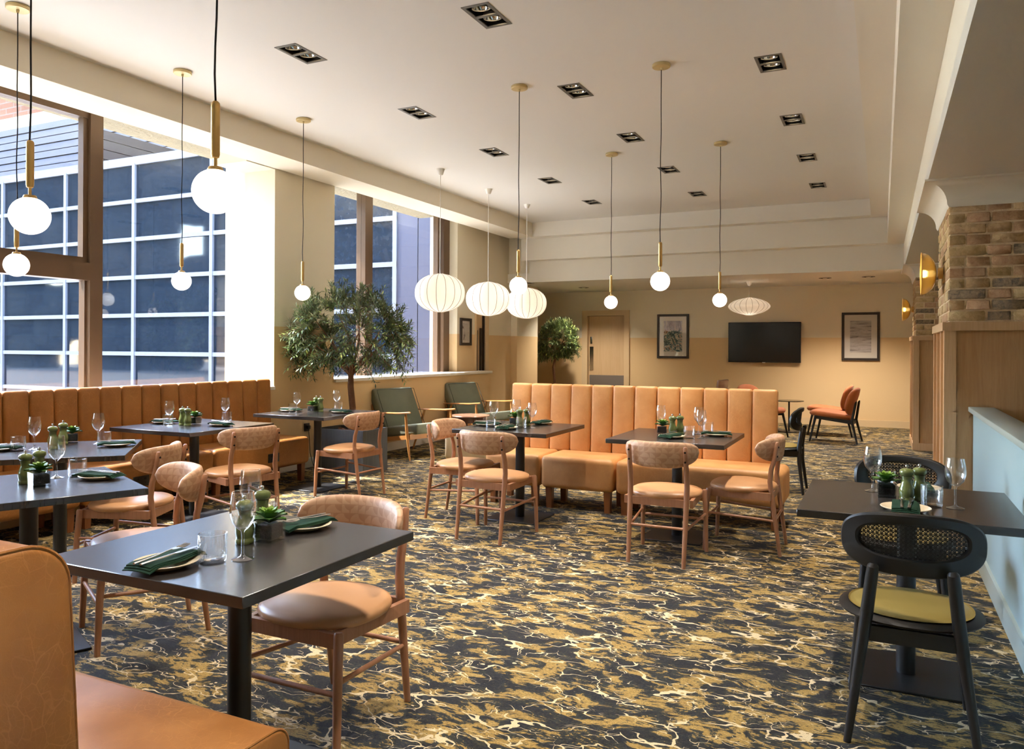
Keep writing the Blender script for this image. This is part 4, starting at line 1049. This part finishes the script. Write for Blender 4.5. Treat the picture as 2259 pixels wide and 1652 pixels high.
# ------------------------------------------------------------------ olive trees
def olive(label, loc, seed, rad, zc, crown_c, ntw, trunk_z0, planter, clip=None, ground_r=0.035):
    r = thing('olive_tree', label, 'tree', loc); R = random.Random(seed)
    fork = Vector((crown_c[0] * .4, crown_c[1] * .4, zc - rad[2] * 0.62)); cc = Vector((crown_c[0], crown_c[1], zc))
    part('trunk', MB().tube([(0, 0, trunk_z0), (0.012, 0.01, trunk_z0 + (fork.z - trunk_z0) * .4), (-0.01, 0.0, trunk_z0 + (fork.z - trunk_z0) * .75), fork], [ground_r, ground_r * .9, ground_r * .85, ground_r * .75], 10), 'bark', r)
    mains = []
    for i in range(9):
        a = 2 * PI * i / 9 + R.uniform(-.3, .3); el = R.uniform(0.1, 1.1)
        d = Vector((math.cos(a) * math.cos(el) * rad[0], math.sin(a) * math.cos(el) * rad[1], math.sin(el) * rad[2] * 0.9))
        e = cc + d * 0.72 + Vector((0, 0, -0.1 * rad[2])); mid = fork.lerp(e, 0.5) + Vector((R.uniform(-.05, .05), R.uniform(-.05, .05), R.uniform(-.03, .05)))
        if clip and e.x + loc[0] < clip: e.x = clip - loc[0]
        pts = [fork - Vector((0, 0, .04)), fork.lerp(mid, .5) + Vector((0, 0, -.02)), mid, mid.lerp(e, .55), e]
        part('branch', MB().tube(pts, [ground_r * .55, ground_r * .42, ground_r * .32, ground_r * .2, ground_r * .08], 7), 'bark', r)
        mains.append(pts)
    lv, lf, tw = [], [], MB()
    def leaf(p, d, n_, L, wd):
        s_ = d.cross(n_).normalized(); b = len(lv)
        q = p + d * L * .5 + n_ * L * .06
        lv.extend([p, q + s_ * wd, p + d * L, q - s_ * wd, q - n_ * L * .03]); lf.extend([(b, b + 1, b + 4), (b + 1, b + 2, b + 4), (b + 2, b + 3, b + 4), (b + 3, b, b + 4)])
    for i in range(ntw):
        while True:
            v3 = Vector((R.gauss(0, 1), R.gauss(0, 1), R.gauss(0, 1))).normalized()
            k = R.uniform(0.55, 1.0) ** 0.6 * (1 + 0.16 * math.sin(3 * v3.x + seed) * math.cos(2.5 * v3.z + 2))
            if v3.z > -0.75: break
        e = cc + Vector((v3.x * rad[0], v3.y * rad[1], v3.z * rad[2])) * k
        m_ = min((p for ps in mains for p in ps[2:]), key=lambda p: (p - e).length)
        s0 = m_.lerp(e, 0.25); L = (e - s0).length
        if clip and (e.x + loc[0] < clip): e.x = clip - loc[0] + R.uniform(0, .08)
        if L > 0.34: s0 = e + (s0 - e).normalized() * 0.34
        dr_ = (e - s0).normalized(); sag = Vector((0, 0, -0.03)) if v3.z < 0.1 else Vector((0, 0, 0.02))
        e = e + sag
        tw.tube([s0, (s0 + e) / 2 + Vector((R.uniform(-.015, .015),) * 3), e], [0.003, 0.0022, 0.001], 4, False)
        nn = 15
        for q in range(nn):
            t = 0.12 + 0.88 * q / (nn - 1); p = s0.lerp(e, t); a0 = q * 1.57 + R.uniform(-.3, .3)
            pr_ = dr_.orthogonal().normalized(); pr2 = dr_.cross(pr_)
            for sg in (0, PI):
                o_ = pr_ * math.cos(a0 + sg) + pr2 * math.sin(a0 + sg)
                d = (dr_ * R.uniform(.5, 1.0) + o_ * R.uniform(.7, 1.0) + Vector((0, 0, R.uniform(-.15, .35)))).normalized()
                n_ = (Vector((R.uniform(-.5, .5), R.uniform(-.5, .5), 1)) - d * d.z).normalized()
                Lf = R.uniform(0.05, 0.085)
                if clip and (p + d * Lf).x + loc[0] < clip - .01: continue
                leaf(p, d, n_, Lf, R.uniform(.0065, .0095))
    part('twigs', tw, 'bark', r)['kind'] = 'stuff'
    o = part('foliage', MB().add(lv, lf), 'olive_leaf', r, 'narrow grey-green olive leaves', sharp=180); o['kind'] = 'stuff'
    return r
def planter(label, loc, W, D_, H_):
    r = thing('planter', label, 'planter', loc); t = 0.025
    for nm, a in (('side_panel', (-W / 2, W / 2, -D_ / 2, -D_ / 2 + t)), ('side_panel', (-W / 2, W / 2, D_ / 2 - t, D_ / 2)), ('side_panel', (-W / 2, -W / 2 + t, -D_ / 2 + t, D_ / 2 - t)), ('side_panel', (W / 2 - t, W / 2, -D_ / 2 + t, D_ / 2 - t))):
        part(nm, MB().span(*a, 0, H_), 'planter', r)
    sm = MB(); n = 14; R = random.Random(3)
    part('soil', MB().span(-W / 2 + t, W / 2 - t, -D_ / 2 + t, D_ / 2 - t, 0.02, H_ - 0.05), 'soil', r)
    for i in range(70):
        x, y = R.uniform(-W / 2 + .05, W / 2 - .05), R.uniform(-D_ / 2 + .05, D_ / 2 - .05)
        sm.box((x, y, H_ - .045), (R.uniform(.02, .06), R.uniform(.015, .04), R.uniform(.01, .03)), 0, Euler((R.uniform(-.5, .5), R.uniform(-.5, .5), R.uniform(0, 3))).to_matrix())
    part('bark_chips', sm, 'bark', r)['kind'] = 'stuff'
    return r
planter('grey timber box planter under the nearer olive tree', (-5.40, 7.07, 0), 0.66, 0.46, 0.49)
olive('broad olive tree in the grey planter in front of the far window', (-5.38, 7.04, 0.44), 11, (0.84, 0.74, 0.60), 1.06, (0.03, -0.06), 430, 0.0, None, -5.98, 0.04)
planter('timber box planter of the clipped olive tree beside the far door', (-6.03, 14.55, 0), 0.5, 0.5, 0.5)
olive('round clipped olive tree beside the far door', (-6.03, 14.55, 0.45), 23, (0.50, 0.46, 0.50), 1.06, (0.08, 0.0), 420, 0.0, None, None, 0.03)

# ------------------------------------------------------------------ table settings
TT = 0.75
def mk_wine(label, loc, rotz, group):
    out = [(0, 0), (0.033, 0.0), (0.034, 0.002), (0.020, 0.006), (0.008, 0.010), (0.0042, 0.018), (0.0040, 0.075), (0.0055, 0.086), (0.018, 0.096), (0.031, 0.112), (0.0385, 0.135), (0.0395, 0.152), (0.0375, 0.175), (0.0335, 0.198), (0.0325, 0.206)]
    inn = [(0.0312, 0.206), (0.0322, 0.198), (0.0362, 0.175), (0.0382, 0.152), (0.0372, 0.135), (0.0298, 0.113), (0.017, 0.0985), (0.004, 0.0925), (0, 0.092)]
    o = put('wine_glass', MB().lathe(out + inn, 36).mesh('wine_glass', 'glass', 60), None, loc, (0, 0, rotz)); return tag(o, label, 'wine glass', group)
def mk_tumbler(label, loc, rotz, group):
    out = [(0, 0), (0.036, 0.0), (0.038, 0.002), (0.0385, 0.008), (0.0405, 0.06), (0.042, 0.088), (0.0418, 0.090)]
    inn = [(0.0400, 0.090), (0.0395, 0.086), (0.0375, 0.055), (0.0345, 0.018), (0.030, 0.013), (0, 0.012)]
    n = 120
    def rm(a, i):
        if 2 < i < 5: return 1 + 0.022 * abs(math.sin(a * 14))
        if 7 < i < 10: return 1 - 0.030 * abs(math.sin(a * 14))
        return 1
    prof = out[:4] + [(0.0388, 0.016), (0.0403, 0.07), (0.0415, 0.079)] + out[5:]
    prof = [(0, 0), (0.036, 0.0), (0.0385, 0.004), (0.0385, 0.012), (0.0405, 0.070), (0.0415, 0.080), (0.042, 0.089), (0.0400, 0.0895), (0.0390, 0.078), (0.0360, 0.020), (0.030, 0.013), (0, 0.012)]
    o = put('tumbler', MB().lathe(prof, n, rmod=lambda a, i: 1 + (0.045 * abs(math.sin(a * 12)) if i in (3, 4) else 0)).mesh('tumbler', 'glass', 50), None, loc, (0, 0, rotz)); return tag(o, label, 'tumbler', group)
def mk_mill(label, loc, rotz, group):
    r = thing('pepper_mill', label, 'pepper mill', loc, rotz, group)
    part('body', MB().lathe([(0, 0), (0.028, 0), (0.030, 0.003), (0.030, 0.012), (0.027, 0.017), (0.0265, 0.020), (0.0295, 0.030), (0.0305, 0.042), (0.029, 0.056), (0.024, 0.072), (0.0205, 0.085), (0.020, 0.096), (0.022, 0.106), (0.0225, 0.110), (0, 0.110)], 28), 'mill', r, 'glossy olive green waisted body')
    part('head', MB().lathe([(0, 0.111), (0.022, 0.111), (0.027, 0.116), (0.0295, 0.124), (0.028, 0.133), (0.021, 0.140), (0.010, 0.143), (0, 0.144)], 28), 'mill', r)
    part('knob', MB().lathe([(0, 0.143), (0.0035, 0.143), (0.0035, 0.147), (0.006, 0.150), (0.006, 0.155), (0.004, 0.158), (0, 0.158)], 14), 'steel', r)
    return r
def mk_plate(label, loc, rotz, group):
    o = put('side_plate', MB().lathe([(0, 0), (0.052, 0.0), (0.056, 0.003), (0.078, 0.010), (0.092, 0.0175), (0.0935, 0.019), (0.092, 0.0205), (0.076, 0.0135), (0.055, 0.0065), (0, 0.0058)], 44).mesh('side_plate', 'plate', 60), None, loc, (0, 0, rotz)); return tag(o, label, 'plate', group)
def mk_napkin(label, loc, rotz, group):
    # folded cloth lying over the plate: a few layers, slightly wavy, drooping past the rim
    nx, ny = 22, 10; L, Wd = 0.112, 0.050; m = MB()
    for lay in range(3):
        t0 = 0.0036 * lay; vs = []; fs = []
        for side in (0, 1):
            for i in range(nx + 1):
                for j in range(ny + 1):
                    u, v_ = -1 + 2 * i / nx, -1 + 2 * j / ny
                    x = u * L * (1 - .025 * lay) + 0.004 * lay; y = v_ * Wd * (1 - 0.05 * lay) + 0.0025 * lay
                    d = math.hypot(x, y); base = 0.0208 - 0.0035 * (1 - min(1, d / .092) ** 2) if d < 0.092 else 0.0208 - (d - .092) * .30
                    z_ = base + t0 + 0.0006 * math.sin(u * 6 + v_ * 2) + (0.0030 if side else 0)
                    vs.append((x, y, z_))
        n2 = (nx + 1) * (ny + 1); w_ = ny + 1
        for i in range(nx):
            for j in range(ny):
                a = i * w_ + j
                fs.append((a, a + 1, a + w_ + 1, a + w_)); fs.append((n2 + a, n2 + a + w_, n2 + a + w_ + 1, n2 + a + 1))
        for i in range(nx):
            for j in (0, ny):
                a = i * w_ + j; fs.append((a, a + w_, n2 + a + w_, n2 + a) if j == 0 else (a, n2 + a, n2 + a + w_, a + w_))
        for j in range(ny):
            for i in (0, nx):
                a = i * w_ + j; fs.append((a, n2 + a, n2 + a + 1, a + 1) if i == 0 else (a, a + 1, n2 + a + 1, n2 + a))
        m.add(vs, fs)
    o = put('napkin', m.mesh('napkin', 'napkin', 50), None, loc, (0, 0, rotz)); return tag(o, label, 'napkin', group)
def mk_fork(label, loc, rotz, group):
    m = MB()
    m.tube([(-0.105, 0, 0), (-0.10, 0, 0.0005), (-0.03, 0, 0.002), (0.01, 0, 0.006), (0.035, 0, 0.008)], [0.0022, 0.0028, 0.0026, 0.0018, 0.0016], 10, True, 2.1)
    m.tube([(0.033, 0, 0.008), (0.045, 0, 0.006), (0.060, 0, 0.004)], [0.003, 0.0115, 0.0125], 10, True, 0.18) if False else None
    m.prism([(0.033, -0.003), (0.045, -0.010), (0.063, -0.0125), (0.063, 0.0125), (0.045, 0.010), (0.033, 0.003)], 0.0055, 0.0073)
    for k in range(4):
        y = -0.0105 + 0.007 * k
        m.tube([(0.062, y, 0.0064), (0.08, y, 0.0060), (0.100, y * .9, 0.0095), (0.103, y * .9, 0.0102)], [0.0019, 0.0018, 0.0014, 0.0006], 6)
    o = put('fork', m.mesh('fork', 'steel', 45), None, loc, (0, 0, rotz)); return tag(o, label, 'fork', group)
def mk_knife(label, loc, rotz, group):
    m = MB()
    m.tube([(-0.105, 0, 0), (-0.10, 0, 0.0005), (-0.03, 0, 0.0015), (0.005, 0, 0.0025), (0.015, 0, 0.003)], [0.0024, 0.0030, 0.0028, 0.0024, 0.0018], 10, True, 2.1)
    m.prism([(0.010, -0.004), (0.03, -0.0085), (0.085, -0.0085), (0.105, -0.003), (0.112, 0.004), (0.105, 0.0065), (0.03, 0.0065), (0.010, 0.004)], 0.0022, 0.0038)
    o = put('knife', m.mesh('knife', 'steel', 45), None, loc, (0, 0, rotz)); return tag(o, label, 'knife', group)
LEAF = {}
def leaf_mesh(kind):
    if kind in LEAF: return LEAF[kind]
    n = 6; vs = []; fs = []
    for i in range(n + 1):
        t = i / n; wdt = 0.013 * math.sin(PI * min(1, t * 0.93 + 0.05)) ** 0.7 if t < 1 else 0.001; zz = 0.006 * math.sin(t * PI * .8)
        for j, (yy, dz) in enumerate(((-1, 0.002), (0, -0.003), (1, 0.002), (0, 0.001))):
            vs.append((0.042 * t, wdt * yy, zz + dz))
    for i in range(n):
        for j in range(4): fs.append((i * 4 + j, i * 4 + (j + 1) % 4, (i + 1) * 4 + (j + 1) % 4, (i + 1) * 4 + j))
    LEAF[kind] = MB().add(vs, fs).mesh('leaf', kind, 80); return LEAF[kind]
def mk_pot(label, loc, rotz, group):
    r = thing('potted_succulent', label, 'plant', loc, rotz, group); a, b, h = 0.039, 0.0345, 0.066
    vs = [(sx * a * (.93 if z == 0 else 1), sy * a * (.93 if z == 0 else 1), z) for z in (0, h) for sx, sy in ((-1, -1), (1, -1), (1, 1), (-1, 1))]
    vs += [(sx * b, sy * b, z) for z in (h, 0.010) for sx, sy in ((-1, -1), (1, -1), (1, 1), (-1, 1))]
    fs = [(0, 3, 2, 1)] + [(i, (i + 1) % 4, 4 + (i + 1) % 4, 4 + i) for i in range(4)] + [(4 + i, 4 + (i + 1) % 4, 8 + (i + 1) % 4, 8 + i) for i in range(4)] + [(8 + i, 8 + (i + 1) % 4, 12 + (i + 1) % 4, 12 + i) for i in range(4)] + [(12, 13, 14, 15)]
    part('glass_cube', MB().add(vs, fs), 'glass', r, sharp=20)
    part('soil', MB().rspan(-0.033, 0.033, -0.033, 0.033, 0.0115, 0.058, 0.003, 1), 'soil', r)
    R = random.Random(2)
    for ring, (n, el, sc_, kind) in enumerate(((7, 0.18, 1.5, 'leaf_dark'), (7, 0.5, 1.4, 'leaf_dark'), (6, 0.82, 1.15, 'leaf'), (5, 1.15, 0.85, 'leaf'))):
        for k in range(n):
            o = put('leaf', leaf_mesh(kind), r, (0, 0, 0.064 + 0.004 * ring), (0, -el + R.uniform(-.1, .1), 2 * PI * k / n + ring * .45 + R.uniform(-.15, .15)))
            o.scale = (sc_, sc_, sc_)
    return r
wine, tumbler, mill, plate, napkin, fork, knife, pot = (Maker(f) for f in (mk_wine, mk_tumbler, mk_mill, mk_plate, mk_napkin, mk_fork, mk_knife, mk_pot))
# positions on each table; plates carry the turn of the folded napkin
SET = {
 'C': {'plate': [(-1.90, 1.61, 1.66, 'near'), (-1.86, 2.17, -1.72, 'far')], 'tumbler': [(-1.81, 1.70, 'near'), (-2.07, 2.20, 'far')], 'wine': [(-1.76, 1.77, 'near'), (-2.05, 2.10, 'far')], 'mill': [(-1.90, 1.92, 'nearer'), (-1.975, 2.08, 'farther')], 'pot': (-1.85, 1.98)},
 'L0': {'plate': [(-3.45, 2.53, -2.9, 'only visible')], 'tumbler': [(-3.60, 2.52, 'only visible')], 'wine': [(-3.66, 2.45, 'only visible')], 'mill': [(-3.63, 2.28, 'nearer'), (-3.68, 2.38, 'farther')], 'pot': (-3.51, 2.27)},
 'L1': {'plate': [(-4.90, 2.92, 0.6, 'left'), (-4.47, 3.40, -2.2, 'right')], 'tumbler': [(-4.80, 2.97, 'left'), (-4.59, 3.40, 'right')], 'wine': [(-4.78, 3.03, 'left'), (-4.68, 3.42, 'right')], 'mill': [(-4.71, 3.13, 'left'), (-4.86, 3.30, 'right')], 'pot': (-4.90, 3.39)},
 'L2': {'plate': [(-5.44, 4.58, 0.1, 'left'), (-4.87, 4.66, 3.0, 'right')], 'tumbler': [(-5.30, 4.50, 'left'), (-5.06, 4.90, 'right')], 'wine': [(-5.24, 4.46, 'left'), (-5.14, 4.96, 'right')], 'mill': [(-5.188, 4.55, 'left'), (-5.118, 4.54, 'right')], 'pot': (-5.15, 4.645)},
 'L3': {'plate': [(-5.36, 6.02, 0.1, 'left'), (-4.81, 6.13, 3.05, 'right')], 'tumbler': [(-5.27, 5.96, 'left'), (-5.00, 6.33, 'right')], 'wine': [(-5.20, 5.93, 'left'), (-5.06, 6.38, 'right')], 'mill': [(-5.16, 6.18, 'left'), (-5.08, 6.15, 'right')], 'pot': (-5.14, 6.10)},
 'M1': {'plate': [(-2.975, 5.72, 0.1, 'left'), (-2.71, 5.55, 1.7, 'near'), (-2.62, 6.05, -1.7, 'far right')], 'tumbler': [(-2.89, 5.63, 'left'), (-2.64, 5.69, 'near')], 'wine': [(-2.92, 5.74, 'left'), (-2.585, 5.72, 'near'), (-2.84, 6.02, 'far')], 'mill': [(-2.71, 5.80, 'left'), (-2.675, 5.87, 'right')], 'pot': (-2.79, 5.88)},
 'M2': {'plate': [(-1.38, 5.57, 1.35, 'near'), (-1.11, 5.86, -2.95, 'right')], 'tumbler': [(-1.26, 5.62, 'near'), (-1.20, 5.99, 'right')], 'wine': [(-1.56, 5.97, 'left'), (-1.20, 5.65, 'near'), (-1.245, 5.94, 'far right')], 'mill': [(-1.425, 5.785, 'left'), (-1.38, 5.84, 'right')], 'pot': (-1.505, 5.80)},
 'R': {'plate': [(0.09, 3.49, 1.55, 'near'), (0.16, 4.03, -1.5, 'far')], 'tumbler': [(0.02, 4.00, 'far'), (0.19, 3.64, 'near')], 'wine': [(-0.035, 3.92, 'left'), (0.27, 3.65, 'right')], 'mill': [(0.10, 3.72, 'left'), (0.15, 3.77, 'right')], 'pot': (0.02, 3.80)},
}
for tk, S_ in SET.items():
    tn = TAB[tk][4]
    W_ = [list(q) for q in S_['wine']]
    solid = [(q[0], q[1], .045) for q in S_['tumbler']] + [(q[0], q[1], .033) for q in S_['mill']] + [(S_['pot'][0], S_['pot'][1], .055)]
    for q in W_:
        for _ in range(12):
            for (ox, oy, rr) in solid:
                d = math.hypot(q[0] - ox, q[1] - oy); need = rr + 0.042
                if d < need: q[0] += (q[0] - ox) / max(d, 1e-3) * (need - d); q[1] += (q[1] - oy) / max(d, 1e-3) * (need - d)
    S_['wine'] = W_
    for x, y, a, wh in S_['plate']:
        plate('cream side plate of the %s setting on %s' % (wh, tn), (x, y, TT), a, 'cream side plates')
        napkin('folded green napkin on the %s plate on %s' % (wh, tn), (x, y, TT), a, 'folded green napkins')
        ca, sa = math.cos(a), math.sin(a)
        fork('steel fork on the %s napkin on %s' % (wh, tn), (x - sa * 0.014, y + ca * 0.014, TT + 0.0345), a, 'steel forks')
        knife('steel knife on the %s napkin on %s' % (wh, tn), (x + sa * 0.016, y - ca * 0.016, TT + 0.0345), a - 0.05, 'steel knives')
    for x, y, wh in S_['tumbler']: tumbler('ribbed glass tumbler of the %s setting on %s' % (wh, tn), (x, y, TT), rnd.uniform(0, 6), 'ribbed tumblers')
    for x, y, wh in S_['wine']: wine('clear wine glass of the %s setting on %s' % (wh, tn), (x, y, TT), rnd.uniform(0, 6), 'wine glasses')
    for x, y, wh in S_['mill']: mill('olive green pepper mill, %s of the pair on %s' % (wh, tn), (x, y, TT), rnd.uniform(0, 6), 'green pepper mills')
    pot('green succulent in a small glass cube on %s' % tn, (S_['pot'][0], S_['pot'][1], TT), TAB[tk][1] + 0.12, 'succulents in glass cubes')
